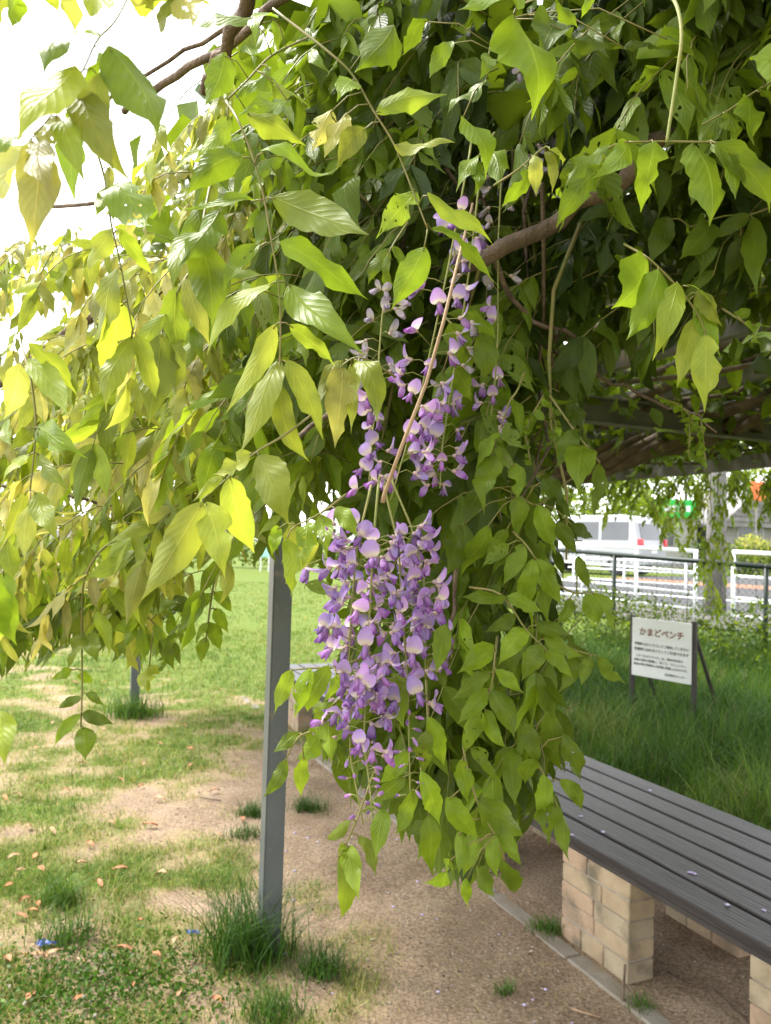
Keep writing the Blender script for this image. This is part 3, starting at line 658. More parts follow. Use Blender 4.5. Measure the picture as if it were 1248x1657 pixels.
# low wall on the far left
a = P(-120, 872, 50); b = P(150, 872, 50)
q = MB(); q.box(((a[0] + b[0]) / 2, 50, 0.9), (abs(b[0] - a[0]), 0.2, 1.8)); tag(q.obj('garden_wall', M_WALLW), 'long low white wall beyond the sandy play area', 'wall')
# play panel seen through the leaves
p = ground_at(428, 925, 0.0); e = empty('play_panel', tuple(p), 'small pale teal play panel standing on the bright lawn', 'play equipment')
q = MB(); q.box((p[0], p[1], 1.25), (0.5, 0.06, 1.1)); q.obj('panel', M_TEAL, e, bevel=0.05, segs=3)
for s in (-1, 1):
    q = MB(); q.tube([(p[0] + s * .2, p[1], -.1), (p[0] + s * .2, p[1], .8)], 0.03, 8); q.obj('leg', M_WHITE, e)

# =================================================================== GRASS
def blades(X, Y, H, Wd, lean, tone, seed=2, segs=2, z=None):
    """one bent ribbon per blade"""
    r = np.random.default_rng(seed); n = len(X)
    Z = gz(X, Y) if z is None else z
    a = r.uniform(0, 2 * np.pi, n); ld = np.stack([np.cos(a), np.sin(a), np.zeros(n)], 1)
    sdv = np.stack([-np.sin(a), np.cos(a), np.zeros(n)], 1)
    tw = r.normal(0, .5, n)[:, None]; sdv = sdv + ld * tw; sdv /= np.linalg.norm(sdv, axis=1)[:, None]
    B = np.stack([X, Y, Z - 0.004], 1); L = lean * r.uniform(.3, 1.5, n)
    rows = []
    for i in range(segs + 1):
        f = i / segs; c = B + ZD * (H * f * (1 - 0.28 * L * f))[:, None] + ld * (H * L * f * f)[:, None]
        wv = (Wd * (1 - f) ** 0.7 * 0.5 + 0.0002)[:, None]
        rows += [c - sdv * wv, c + sdv * wv]
    V = np.stack(rows, 1).reshape(-1, 3); k_ = 2 * (segs + 1)
    base = (np.arange(n) * k_)[:, None]
    F = np.concatenate([base + np.array([[2 * i, 2 * i + 1, 2 * i + 3, 2 * i + 2]]) for i in range(segs)], 0)
    t_ = np.stack([np.clip(tone, 0, 1), r.uniform(0, 1, n), r.uniform(0, 1, n)], 1)
    uv = np.tile(np.array([[i / segs, j] for i in range(segs + 1) for j in (0, 1)]), (n, 1))
    return V, F, np.repeat(t_, k_, 0), uv
def grass_obj(name, parts, label=None, cat=None, parent=None, kind='stuff'):
    Vs, Fs, Ts, Us = [], [], [], []; off = 0
    for V, F, T, U in parts: Vs.append(V); Fs.append(F + off); Ts.append(T); Us.append(U); off += len(V)
    o = link(name, mesh_np(name, np.concatenate(Vs), np.concatenate(Fs), M_GRASS, uv=np.concatenate(Us), tint=np.concatenate(Ts)), parent)
    return tag(o, label, cat, kind=kind)
# patchy lawn: candidate clumps accepted by the cover function
def lawn_points(n, dmin, dmax, pxlo=-150, pxhi=900, thr=0.42):
    r = np.random.default_rng(int(dmin * 10)); d = np.sqrt(r.uniform(dmin ** 2, dmax ** 2, n)); px = r.uniform(pxlo, pxhi, n)
    X = (px - PW / 2) / FPX * d; Y = d
    c = cover(X, Y) * (1 - 0.8 * sandy(X, Y)); u, v = uv_of(X, Y)
    ok = (c > thr + r.uniform(-.16, .22, n)) & ((v < 3.0) | (u > 8.5)) & ((X * MD[0] + Y * MD[1] < 10.4) | (X < -1.0))
    return X[ok], Y[ok], c[ok]
parts = []
for (n, d0, d1, per, hh, wd) in ((9000, 2.3, 4.2, 9, 0.042, 0.0030), (12000, 4.2, 7.5, 7, 0.045, 0.0042), (12000, 7.5, 14, 5, 0.05, 0.0075), (9000, 14, 30, 4, 0.055, 0.016)):
    X, Y, c = lawn_points(n, d0, d1); r = np.random.default_rng(n + per)
    cs_ = np.repeat(r.uniform(.35, 1.0, len(X)) + (r.random(len(X)) < .16) * r.uniform(.5, 1.2, len(X)), per)
    X = np.repeat(X, per) + r.normal(0, 0.018 + 0.002 * d0, len(X) * per); Y = np.repeat(Y, per) + r.normal(0, 0.022 + 0.002 * d0, len(Y) * per); c = np.repeat(c, per)
    tn = 0.40 + 0.55 * fbm(X, Y, 1.7, 40) + r.normal(0, .14, len(X)) + (r.uniform(0, 1, len(X)) < .22) * .4 - 0.1 * sstep(.6, 1, c)
    parts.append(blades(X, Y, hh * cs_ * r.uniform(.5, 1.3, len(X)) * (0.6 + 0.6 * c), np.full(len(X), wd), np.full(len(X), 0.8), tn, n, 2))
grass_obj('lawn_grass', parts, 'short patchy lawn grass growing on the sandy soil', 'grass')
# tall grass behind the bench
r = np.random.default_rng(77)
nT = 15000; d = np.sqrt(r.uniform(3.2 ** 2, 10.5 ** 2, nT)); px = r.uniform(620, 1330, nT); X = (px - PW / 2) / FPX * d; Y = d; u, v = uv_of(X, Y); m_ = X * MD[0] + Y * MD[1]
ok = (v > 3.0 + 0.06 * r.normal(size=nT)) & (m_ < 10.4); X, Y, v = X[ok], Y[ok], v[ok]
per = 6; cs_ = np.repeat(r.uniform(.45, 1.1, len(X)) + (r.random(len(X)) < .1) * .7, per); ct_ = np.repeat(r.normal(0, .14, len(X)), per); X = np.repeat(X, per) + r.normal(0, .028, len(X) * per); Y = np.repeat(Y, per) + r.normal(0, .035, len(Y) * per); u, v = uv_of(X, Y)
hgt = .82 * (0.09 + 0.17 * sstep(3.0, 4.4, v) + 0.36 * (fbm(X, Y, 2.2, 60) - .38)) * cs_ * r.uniform(.6, 1.35, len(X))
tn = 0.27 + 0.9 * (fbm(X, Y, 1.6, 80) - .42) + ct_ + r.normal(0, .10, len(X)) + (r.uniform(0, 1, len(X)) < .025) * .5
okb = v > 2.97
p1 = blades(X[okb], Y[okb], np.maximum(hgt, .04)[okb], np.full(okb.sum(), .0055), np.full(okb.sum(), .7), tn[okb], 5, 3)
grass_obj('tall_grass', [p1], 'tall lush green grass growing behind the dark slatted bench', 'grass')
# leafy weeds along the fence
nW = 9000; t_ = r.uniform(-2.2, 5.5, nW); a = P(1240, 917, 8.8); b = P(955, 894, 10.7); dd = (b - a); dd[2] = 0; dd /= np.linalg.norm(dd)
off = r.normal(-.25, .38, nW); X = a[0] + dd[0] * t_ + MD[0] * off; Y = a[1] + dd[1] * t_ + MD[1] * off
Hh = 0.25 + 0.75 * fbm(X, Y, 1.2, 90); Zc = gz(X, Y) + r.uniform(0.02, 1, nW) ** .8 * Hh
Cw = np.stack([X, Y, Zc], 1); V, F, T, U = quad_leaves(Cw, 0.058, 0.17, 31)
tag(link('weeds', mesh_np('weeds', V, F, M_LEAF_FAR, uv=U, tint=T)), 'dense leafy weeds growing along the green wire fence', 'weeds', kind='stuff')

def tuft(name, label, px, py, n, h, spread, tone, seed, lean=0.75, wd=0.0042, group=None):
    p = ground_at(px, py); r = np.random.default_rng(seed)
    X = p[0] + r.normal(0, spread, n); Y = p[1] + r.normal(0, spread * .8, n)
    V, F, T, U = blades(X, Y, h * r.uniform(.4, 1.25, n), np.full(n, wd), np.full(n, lean), tone + r.normal(0, .1, n), seed, 4)
    e = empty(name, (p[0], p[1], 0), label, 'grass tuft', group)
    tag(link('blades', mesh_np('blades', V, F, M_GRASS, uv=U, tint=T), e), kind='stuff'); return e
tuft('grass_tuft', 'big long bladed grass tuft at the foot of the grey pergola post', 405, 1545, 620, 0.30, 0.085, 0.16, 1)
tuft('grass_tuft', 'spreading dark grass tuft on the soil just beside the post tuft', 520, 1578, 260, 0.12, 0.045, 0.2, 2)
tuft('grass_tuft', 'low green grass tuft by the post tuft with broken stalks', 440, 1648, 280, 0.11, 0.06, 0.25, 3)
tuft('grass_tuft', 'tall green grass growing around the farther pergola post', 212, 1158, 420, 0.26, 0.12, 0.38, 4, wd=0.007)
tuft('grass_tuft', 'round dark green grass clump on the bare soil behind the post', 500, 1310, 260, 0.10, 0.05, 0.12, 5)
tuft('grass_tuft', 'small dark grass clump beside the post on bare soil', 408, 1318, 220, 0.10, 0.045, 0.15, 6)
tuft('grass_tuft', 'low dark grass strip on the soil left of the post', 400, 1352, 200, 0.07, 0.06, 0.2, 7)
tuft('grass_tuft', 'tiny green tuft on the bare soil in front of the kerb', 818, 1605, 60, 0.05, 0.018, 0.35, 8)
tuft('grass_tuft', 'narrow green tuft growing in the kerb crack by the bench', 885, 1505, 160, 0.07, 0.04, 0.3, 9)
tuft('grass_tuft', 'thin green tuft in the kerb below the brick pier', 1040, 1628, 90, 0.05, 0.03, 0.3, 10)
tuft('grass_tuft', 'bright upright grass tuft among the orange fallen leaves', 95, 1462, 260, 0.15, 0.05, 0.42, 11)
tuft('grass_tuft', 'leaning grass tuft next to the blue plastic scrap', 110, 1520, 200, 0.14, 0.06, 0.3, 12)

# clover patch (lower left)
r = np.random.default_rng(9); c0 = ground_at(150, 1600); nC = 4600
X = c0[0] + r.normal(0, .26, nC); Y = c0[1] + r.normal(0, .19, nC); Z = gz(X, Y) + r.uniform(.008, .035, nC)
V, F, T, U = quad_leaves(np.stack([X, Y, Z], 1), 0.019, 0.28, 9, flat=-.2)
tag(link('clover', mesh_np('clover', V, F, M_GRASS, uv=U, tint=T)), 'dense patch of small round clover leaves in the lawn', 'clover', kind='stuff')
for i, (px, py) in enumerate(((40, 1628), (135, 1618), (148, 1623), (50, 1570), (170, 1548), (184, 1550), (165, 1577), (153, 1648), (15, 1600))):
    p = ground_at(px, py, 0.018); q = MB()
    for k_ in range(14):
        a_ = random.uniform(0, 6.28); el = random.uniform(-.3, 1.4); dv = np.array([math.cos(a_) * math.cos(el), math.sin(a_) * math.cos(el), math.sin(el)])
        q.tube([p + ZD * .008, p + ZD * .008 + dv * .008], [0.0020, 0.0010], 4)
    q.tube([(p[0], p[1], -0.01), p + ZD * .008], 0.0012, 4)
    tag(q.obj('clover_flower', M_CLOV), 'small white clover flower head in the lawn', 'flower', 'clover flower heads in the lawn')

# fallen orange leaves
fall = [(60, 1392), (20, 1392), (40, 1466), (62, 1468), (30, 1415), (68, 1413), (145, 1372), (128, 1402), (162, 1436), (45, 1343), (88, 1350), (240, 1338), (55, 1478), (148, 1500), (14, 1558), (42, 1553), (60, 1550),
        (190, 1412), (230, 1495), (135, 1515), (200, 1542), (250, 1552), (290, 1612), (52, 1625), (350, 1626), (280, 1532), (195, 1265), (230, 1278), (228, 1238), (262, 1208), (218, 1140), (167, 1180), (120, 1110), (75, 1120),
        (90, 1170), (135, 1240), (170, 1110), (350, 1285), (342, 1130), (305, 1215), (255, 1300), (395, 1330), (10, 1300), (25, 1295), (110, 1285), (275, 1135), (85, 1545), (37, 1490), (128, 1625), (350, 1360), (296, 1180), (60, 1215), (180, 1335), (310, 1240), (215, 1600), (130, 1560), (80, 1440), (12, 1440), (260, 1420)]
def dry_leaf(L, W, seed):
    r = random.Random(seed); V = []; n = 6
    for i in range(n + 1):
        s = i / n; wv = W / 2 * math.sin(math.pi * min(1, s ** .8 * .98 + .01)) ** .8
        hh = 0.012 * math.sin(s * 3 + r.uniform(0, .4)) + .003
        V += [((s - .5) * L, -wv, hh + .006 * r.random()), ((s - .5) * L, 0, hh - .004), ((s - .5) * L, wv, hh + .007 * r.random())]
    F = [(3 * i + j, 3 * i + j + 1, 3 * i + j + 4, 3 * i + j + 3) for i in range(n) for j in (0, 1)]
    return V, F
dl = []
LANDMARKS = [(77, 1530, 'beside the larger blue plastic scrap'), (313, 1512, 'beside the smaller blue plastic scrap'), (95, 1462, 'around the bright upright grass tuft'), (212, 1158, 'in front of the farther pergola post'), (150, 1610, 'among the clover leaves'), (400, 1340, 'by the small dark grass clumps')]
for k_ in range(6):
    V, F = dry_leaf(0.058 + .012 * (k_ % 3), 0.024 + .004 * (k_ % 2), k_); dl.append(mesh_np('fallen_leaf', np.array(V), np.array(F), M_DRY[k_ % 3]))
for i, (px, py) in enumerate(fall):
    p = ground_at(px + random.uniform(-4, 4), py + random.uniform(-3, 3)); o = link('fallen_leaf', dl[i % 6]); o.location = (p[0], p[1], float(gz(p[0], p[1])) + .016)
    o.rotation_euler = (random.uniform(-.3, .3), random.uniform(-.3, .3), random.uniform(0, 6.28)); s = random.uniform(.6, 1.1); o.scale = (s, s, s)
    colr = ('rust orange', 'pale tan', 'dark reddish brown')[(i % 6) % 3]
    near = min(((math.dist((p[0], p[1]), tuple(ground_at(a_, b_)[:2])), t_) for a_, b_, t_ in LANDMARKS))
    tag(o, '%s dry leaf lying %s' % (colr, near[1] if near[0] < .75 else 'on the open patchy lawn'), 'fallen leaf', 'fallen leaves on the lawn')
# blue scraps
for (px, py, s, lab) in ((77, 1530, 1.0, 'larger crumpled blue plastic scrap lying among orange leaves'), (313, 1512, 0.6, 'smaller blue plastic scrap lying beside the post tuft')):
    p = ground_at(px, py); q = MB(); rr = random.Random(px); n = 9; V = []
    for i in range(n):
        for j in range(4):
            V.append(p + np.array([(i / (n - 1) - .5) * .085 * s + rr.uniform(-.004, .004), (j / 3 - .5) * .04 * s * (1 - .5 * abs(i / (n - 1) - .5)) + rr.uniform(-.004, .004), .006 + rr.uniform(0, .016) * s]))
    q.add(V, [(i * 4 + j, i * 4 + j + 1, i * 4 + 4 + j + 1, i * 4 + 4 + j) for i in range(n - 1) for j in range(3)])
    tag(q.obj('plastic_scrap', M_BLUE), lab, 'litter')
# pebbles and fallen petals
r = np.random.default_rng(21); nP = 5200; d = np.sqrt(r.uniform(2.3 ** 2, 6.5 ** 2, nP)); px = r.uniform(150, 1250, nP); X = (px - PW / 2) / FPX * d; Y = d; u, v = uv_of(X, Y); ok = (v > .4) & (v < 3.0) & ~((v > 1.92) & (v < 2.3)); X, Y = X[ok], Y[ok]
def crumbs(X, Y, size, seed, flat=.6):
    r = np.random.default_rng(seed); n = len(X); s = size * r.uniform(.4, 1.4, n)
    oct_ = np.array([[1, 0, 0], [0, 1, 0], [-1, 0, 0], [0, -1, 0], [0, 0, 1], [0, 0, -1]], float)
    V = oct_[None] * s[:, None, None] * r.uniform(.7, 1.2, (n, 6, 1)); V[:, :, 2] *= flat
    V += np.stack([X, Y, gz(X, Y) + s * flat * .4], 1)[:, None]
    F = np.array([[0, 1, 4], [1, 2, 4], [2, 3, 4], [3, 0, 4], [1, 0, 5], [2, 1, 5], [3, 2, 5], [0, 3, 5]])
    return V.reshape(-1, 3), (F[None] + (np.arange(n) * 6)[:, None, None]).reshape(-1, 3)
V, F = crumbs(X, Y, .0050 * np.random.default_rng(6).uniform(.5, 1.0, len(X)) ** 2 + .0012, 4); tag(link('pebbles', mesh_np('pebbles', V, F, [M_STONE, M_BARK], midx=np.repeat((np.random.default_rng(2).random(len(F) // 8) < .35).astype(int), 8))), 'loose small pebbles scattered on the bare soil', 'pebbles', kind='stuff')
nP = 110; d = np.sqrt(r.uniform(2.3 ** 2, 4.5 ** 2, nP)); px = r.uniform(380, 1200, nP); X = (px - PW / 2) / FPX * d; Y = d; u, v = uv_of(X, Y); ok = (v > .1) & (v < 1.9)
V, F = crumbs(X[ok], Y[ok], .009, 5, .35); tag(link('fallen_petals', mesh_np('fallen_petals', V, F, M_PETALF)), 'tiny pale violet petals dropped on the bare soil', 'petals', kind='stuff')
V = []; F = []
bp_ = [(925, 1352), (976, 1347), (1117, 1413), (1124, 1415), (1178, 1465), (1052, 1280), (940, 1322), (1236, 1474)]
for i, (px, py) in enumerate(bp_):
    p = ground_at(px, py, ZB); q = MB(); rr = random.Random(i)
    q.add([p + np.array([math.cos(a) * .011 * rr.uniform(.6, 1.2), math.sin(a) * .008, .001 + .005 * rr.random()]) for a in np.arange(6) * 1.047] + [p + ZD * .007], [(k_, (k_ + 1) % 6, 6) for k_ in range(6)] + [(5, 4, 3, 2, 1, 0)])
    tag(q.obj('petal', M_PETALF), 'pale withered petal lying on the bench planks', 'petal', 'petals on the bench planks')
r = np.random.default_rng(41); nS = 2600; d = np.sqrt(r.uniform(2.3 ** 2, 7 ** 2, nS)); px = r.uniform(-60, 1000, nS); X = (px - PW / 2) / FPX * d; Y = d; u, v = uv_of(X, Y); ok = v < 1.9; X, Y = X[ok], Y[ok]; n_ = len(X)
a_ = r.uniform(0, 6.28, n_); L_ = r.uniform(.012, .055, n_); dv = np.stack([np.cos(a_) * L_, np.sin(a_) * L_, r.normal(0, .006, n_)], 1); sv = np.stack([-np.sin(a_), np.cos(a_), np.zeros(n_)], 1) * .0013
c_ = np.stack([X, Y, gz(X, Y) + .006 + r.uniform(0, .012, n_)], 1); V = np.stack([c_ - dv / 2 - sv, c_ + dv / 2 - sv, c_ + dv / 2 + sv, c_ - dv / 2 + sv], 1).reshape(-1, 3)
tn_ = np.repeat(np.stack([r.uniform(.86, 1, n_), r.uniform(0, 1, n_), r.uniform(0, 1, n_)], 1), 4, 0)
tag(link('straw_litter', mesh_np('straw_litter', V, np.arange(n_ * 4).reshape(-1, 4), M_GRASS, uv=np.tile(np.array([[0, 0], [1, 0], [1, 1], [0, 1]]), (n_, 1)), tint=tn_)), 'thin dry straw bits lying over the soil and lawn', 'straw', kind='stuff')
# dry sticks and a root on the soil
for pts, lab in (([(925, 1632), (940, 1637), (972, 1646)], 'pale dry stick lying on the soil in front of the kerb'), ([(1080, 1572), (1112, 1592), (1155, 1600), (1178, 1625), (1212, 1655)], 'thin reddish root crossing the soil under the bench'), ([(325, 1290), (340, 1293), (358, 1295)], 'short brown twig on the bare soil beside the lawn')):
    q = MB(); q.tube([ground_at(x, y, .008) for x, y in pts], 0.004, 5); tag(q.obj('dry_stick' if 'stick' in lab else ('root' if 'root' in lab else 'twig'), M_STRAW if 'stick' in lab else M_BARK, smooth=True), lab, 'stick' if 'stick' in lab else ('root' if 'root' in lab else 'twig'))
q = MB(); p = ground_at(1008, 1622, 0); q.tube([p - ZD * .03, p + np.array([.006, 0, .13])], 0.005, 5); tag(q.obj('dry_stalk', M_BARK), 'thin dry upright stalk standing before the brick pier', 'stalk')

# =================================================================== THE WISTERIA
def unit(a): return a / (np.linalg.norm(a, axis=-1, keepdims=True) + 1e-12)
S_PROF = np.array([0, .03, .08, .14, .22, .33, .45, .56, .66, .74, .81, .87, .92, .96, 1.0]); W_PROF = np.array([.03, .26, .53, .75, .91, 1.0, .98, .89, .74, .55, .35, .19, .10, .055, .012])
LODS = {'hero': (np.array([0, .03, .08, .14, .21, .29, .37, .45, .53, .61, .69, .77, .84, .91, .96, 1.0]), np.array([-1, -.5, 0, .5, 1.])),
        'mid': (np.array([0, .04, .12, .24, .40, .56, .70, .81, .90, 1.0]), np.array([-1, -.5, 0, .5, 1.])),
        'low': (np.array([0, .08, .25, .52, .78, .90, 1.0]), np.array([-1, 0, 1.])),
        'roof': (np.array([0, .28, .65, 1.0]), np.array([-1, 0, 1.]))}
def leaf_geo(base, dr, nrm, L, W, tone, lod, r, eaten=None, arc=None):
    """vertices (n, nv, 3), faces for one leaflet, uv, tint for n leaflets"""
    S, T = LODS[lod]; n = len(base); ns, ntt = len(S), len(T)
    dr = unit(dr); nrm = unit(nrm - dr * (nrm * dr).sum(1, keepdims=True)); b = np.cross(nrm, dr)
    w0 = np.interp(S, S_PROF, W_PROF)[None, :] * np.ones((n, 1))
    if lod in ('hero', 'mid'):
        skew = r.uniform(-.10, .10, (n, 1)); w0 = w0 * (1 + skew * np.cos(S[None] * math.pi))
    wl = w0 * (1 + .05 * r.normal(size=(n, ns))); wr = w0 * (1 + .05 * r.normal(size=(n, ns)))
    if eaten is not None and eaten.any():
        for i in np.where(eaten)[0]:
            for _ in range(r.integers(1, 4)):
                k = r.integers(int(ns * .25), ns - 2); a = wl if r.random() < .5 else wr; a[i, k] *= r.uniform(.15, .5)
                if r.random() < .6: a[i, min(ns - 2, k + 1)] *= r.uniform(.3, .8)
    wl[:, -1] = wr[:, -1] = .012
    t = T[None, None, :]; s = S[None, :, None]
    wd = np.where(t < 0, wl[:, :, None], wr[:, :, None])
    Lc = L[:, None, None]; Wc = W[:, None, None]
    lat = t * wd * Wc / 2 + (r.normal(0, .085, n)[:, None, None] * Lc) * s * (1 - s) * 4 * .6
    f_ = r.uniform(1.0, 2.0, n)[:, None, None]; p_ = r.uniform(0, 6.28, n)[:, None, None]
    a_ = (r.normal(0.02, .07, n) if arc is None else arc)[:, None, None]
    fold = r.normal(-.12, .22, n)[:, None, None]
    h = a_ * Lc * 4 * s * (1 - s) + r.normal(0, .035, n)[:, None, None] * Lc * np.sin(6.283 * s) + fold * np.abs(t) * wd * Wc / 2
    h = h + Wc * .19 * (np.abs(t) ** 1.6) * np.sin(6.283 * f_ * s + p_ + np.where(t > 0, 2.1, 0)) * wd * r.uniform(.4, 1.4, n)[:, None, None]
    if lod == 'hero': h = h + Wc * .055 * (np.abs(t) ** 2) * np.sin(6.283 * (f_ * 1.3 + 2.2) * s + 2 * p_ + np.where(t > 0, 1.3, 0)) * wd
    tw = r.normal(0, .22 if lod == 'hero' else .35, n)[:, None, None]                      # twist along the blade
    cosw = np.cos(tw * (s - .3)); sinw = np.sin(tw * (s - .3))
    lat2 = lat * cosw - 0 * h; h = h + lat * sinw
    X = base[:, None, None, :] + dr[:, None, None, :] * (s * Lc + 0 * t)[..., None] + b[:, None, None, :] * lat2[..., None] + nrm[:, None, None, :] * h[..., None]
    V = X.reshape(n, ns * ntt, 3)
    ii = np.arange(ns * ntt).reshape(ns, ntt)
    F = np.stack([ii[:-1, :-1], ii[:-1, 1:], ii[1:, 1:], ii[1:, :-1]], -1).reshape(-1, 4)
    uv = np.stack(np.broadcast_arrays(S[:, None], (T[None, :] + 1) / 2), -1).reshape(-1, 2)
    tint = np.stack([np.clip(tone, 0, 1), r.uniform(0, 1, n), r.uniform(0, 1, n)], 1)
    return V, F, uv, tint
def flat_mesh(name, V, F, uv, tint, mats, tube=None, midx_leaf=0):
    """join n leaflets (and an optional MB of stalks, material 1) into one mesh"""
    n, nv = V.shape[:2]
    Vf = V.reshape(-1, 3); Ff = (F[None] + (np.arange(n) * nv)[:, None, None]).reshape(-1, 4)
    U = np.tile(uv, (n, 1)); T = np.repeat(tint, nv, 0); mi = np.full(len(Ff), midx_leaf)
    if tube is not None and tube.v:
        tv = np.array(tube.v); tf = np.array([f for f in tube.f if len(f) == 4]); Ff = np.concatenate([Ff, tf + len(Vf)]); Vf = np.concatenate([Vf, tv])
        U = np.concatenate([U, np.zeros((len(tv), 2))]); T = np.concatenate([T, np.zeros((len(tv), 3))]); mi = np.concatenate([mi, np.full(len(tf), len(mats) - 1)])
    return mesh_np(name, Vf, Ff, mats, uv=U, tint=T, midx=mi)

vine = empty('wisteria_vine', UV(7.45, 4.45, 0), 'large wisteria vine with yellow green leaves and violet flowers trailing over the pergola', 'wisteria')

# ---- trunk and the branches lying on the pergola roof
def wob(pts, amp, seed, n=4):
    r = random.Random(seed); out = []
    pts = [np.array(p, float) for p in pts]
    for a, b in zip(pts[:-1], pts[1:]):
        for i in range(n): out.append(a + (b - a) * i / n + np.array([r.gauss(0, amp), r.gauss(0, amp), r.gauss(0, amp)]) * (0.3 if i == 0 else 1))
    return out + [pts[-1]]
q = MB()
for s in range(3):
    pts = [UV(7.42, 4.42, -.1)] + [UV(7.44 + .06 * math.sin(z * 3 + s * 2.1), 4.45 + .06 * math.cos(z * 3 + s * 2.1), z) for z in np.arange(.2, 2.5, .25)]
    q.tube(pts, [.06] + [.05 - .008 * z for z in np.arange(.2, 2.5, .25)], 8)
q.obj('trunk', M_BARKD, vine, smooth=True)
r_ = random.Random(4)
for i in range(46):
    v0 = r_.uniform(.95, 4.6); u0 = r_.uniform(6.0, 8.2); u1 = r_.uniform(-1.5, 4.0); v1 = np.clip(v0 + r_.uniform(-1.6, 1.6), .8, 4.7); z = r_.uniform(2.34, 2.50)
    k = 6; pts = [UV(u0 + (u1 - u0) * f, v0 + (v1 - v0) * f + r_.uniform(-.25, .25), z + r_.uniform(-.10, .09)) for f in np.linspace(0, 1, k)]
    rr = r_.choice([.010, .014, .02, .03, .042])
    q = MB(); q.tube(wob(pts, .035, i, 4), list(np.linspace(rr * 1.15, rr * .6, 4 * (k - 1) + 1)), 7); q.obj('branch', M_BARKD, vine, smooth=True)
# thick twisted bundle seen under the far beams
for i in range(9):
    f0 = i * .7; pts = []
    for k_ in range(9):
        f = k_ / 8; px_ = 900 + 330 * f; py_ = 772 - 92 * f + 14 * math.sin(f * 7 + f0) ; dd_ = 5.1 - .9 * f + .16 * math.cos(f * 7 + f0)
        pts.append(P(px_, py_ - 6 * (i % 4), dd_))
    q = MB(); q.tube(pts, [.034 - .0025 * (i % 5)] * 9, 8); q.obj('branch', M_BARKD, vine, smooth=True)
for i, (pts, dep, rad) in enumerate((
        ([(1210, 128), (1172, 158), (1100, 215), (1010, 292), (905, 356), (800, 408), (745, 428)], (1.0, .965), (.0115, .0095)),
        ([(-40, 640), (30, 605), (120, 530), (200, 490), (270, 462), (340, 440), (430, 405), (520, 370)], (2.1, 1.5), (.013, .010)),
        ([(430, -40), (400, 5), (375, 48), (352, 92), (330, 150)], (.80, .95), (.0095, .006)),
        ([(200, 180), (262, 135), (330, 95), (420, 35), (470, -10)], (1.25, .95), (.0055, .006)),
        ([(150, 190), (250, 112), (330, 70), (400, 20)], (1.1, .95), (.0022, .003)),
        ([(1248, 250), (1225, 330), (1208, 400), (1216, 470)], (1.7, 1.6), (.012, .010)),
        ([(1165, 130), (1130, 190), (1118, 232), (1128, 250)], (1.1, 1.1), (.004, .003)),
        ([(1248, 195), (1190, 290), (1120, 330)], (1.5, 1.45), (.008, .007)),
        ([(620, 40), (605, 110), (590, 180), (600, 260)], (1.25, 1.2), (.004, .003)),
        ([(640, 160), (590, 250), (560, 330), (550, 420), (548, 520)], (1.15, 1.1), (.0035, .0025)),
        ([(745, 880), (735, 960), (730, 1040), (722, 1085)], (1.0, .98), (.0028, .002)),
        ([(800, 420), (820, 470), (860, 520), (930, 545)], (1.05, 1.1), (.004, .003)),
        ([(990, 150), (1010, 60), (1040, -20)], (1.2, 1.2), (.003, .003)),
        ([(560, 640), (500, 690), (459, 705)], (.95, .66), (.003, .002)),
        ([(880, 560), (990, 620), (1060, 650), (1120, 668), (1160, 700)], (1.2, 1.15), (.003, .0015)),
        ([(60, 330), (150, 330), (260, 300), (330, 280)], (2.2, 1.8), (.006, .005)),
        ([(0, 785), (80, 790), (170, 820), (280, 850)], (1.9, 1.7), (.004, .003)))):
    k = len(pts); W3 = [P(x, y, dep[0] + (dep[1] - dep[0]) * j / (k - 1)) for j, (x, y) in enumerate(pts)]
    m3 = wob(W3, .003 + .12 * rad[0], 100 + i, 3); q = MB(); q.tube(m3, list(np.linspace(rad[0], rad[1], len(m3))), 8); q.obj('branch', M_BARK, vine, smooth=True)
rs = np.random.default_rng(8)
for i in range(26):                                             # thin stems hanging inside the curtain
    x = rs.uniform(580, 940); d = rs.uniform(1.05, 1.5); y0 = rs.uniform(150, 420); y1 = y0 + rs.uniform(250, 620)
    pts = [P(x + rs.normal(0, 18), y0 + (y1 - y0) * f, d + rs.normal(0, .03)) for f in np.linspace(0, 1, 6)]
    q = MB(); q.tube(pts, [.0032, .003, .0027, .0023, .002, .0015], 5); q.obj('stem', M_BARK if i % 2 else M_RACH, vine, smooth=True)

# ---- HERO compound leaves: rachis, depth, tone, leaflets (base, tip, width ratio [, tone])
H = []
def hero(dep, tone, rach, leaves): H.append((dep, tone, rach, leaves))
hero(.64, .66, [(366, 163), (384, 192), (407, 247), (427, 319), (440, 394), (450, 452), (454, 518), (453, 585), (453, 617)], [
    (421, 244, 542, 276, .26, .45), (392, 251, 302, 316, .5, .22), (440, 319, 597, 380, .34), (414, 325, 294, 339, .24, .4), (453, 391, 596, 485, .42), (421, 395, 362, 480, .32), (467, 460, 590, 575, .32), (437, 460, 335, 575, .32, .78),
    (469, 525, 543, 594, .32, .75), (446, 525, 364, 671, .26, .8), (464, 582, 523, 712, .32, .8), (451, 582, 387, 738, .30, .82), (453, 617, 501, 747, .32, .78)])
hero(.70, .62, [(500, 60), (440, 90), (400, 130), (366, 163)], [(365, 84, 330, 174, .46), (439, 109, 379, 163, .5, .4), (436, 131, 502, 174, .45, .7), (471, 163, 384, 188, .26, .35), (398, 185, 496, 237, .42, .72), (373, 188, 316, 259, .46, .7), (442, 22, 414, 71, .5), (414, 30, 316, 52, .5, .45)])
hero(.66, .6, [(340, 300), (330, 350), (323, 388)], [(323, 388, 343, 530, .52, .62), (355, 340, 290, 430, .5, .3), (330, 375, 280, 470, .4, .75)])
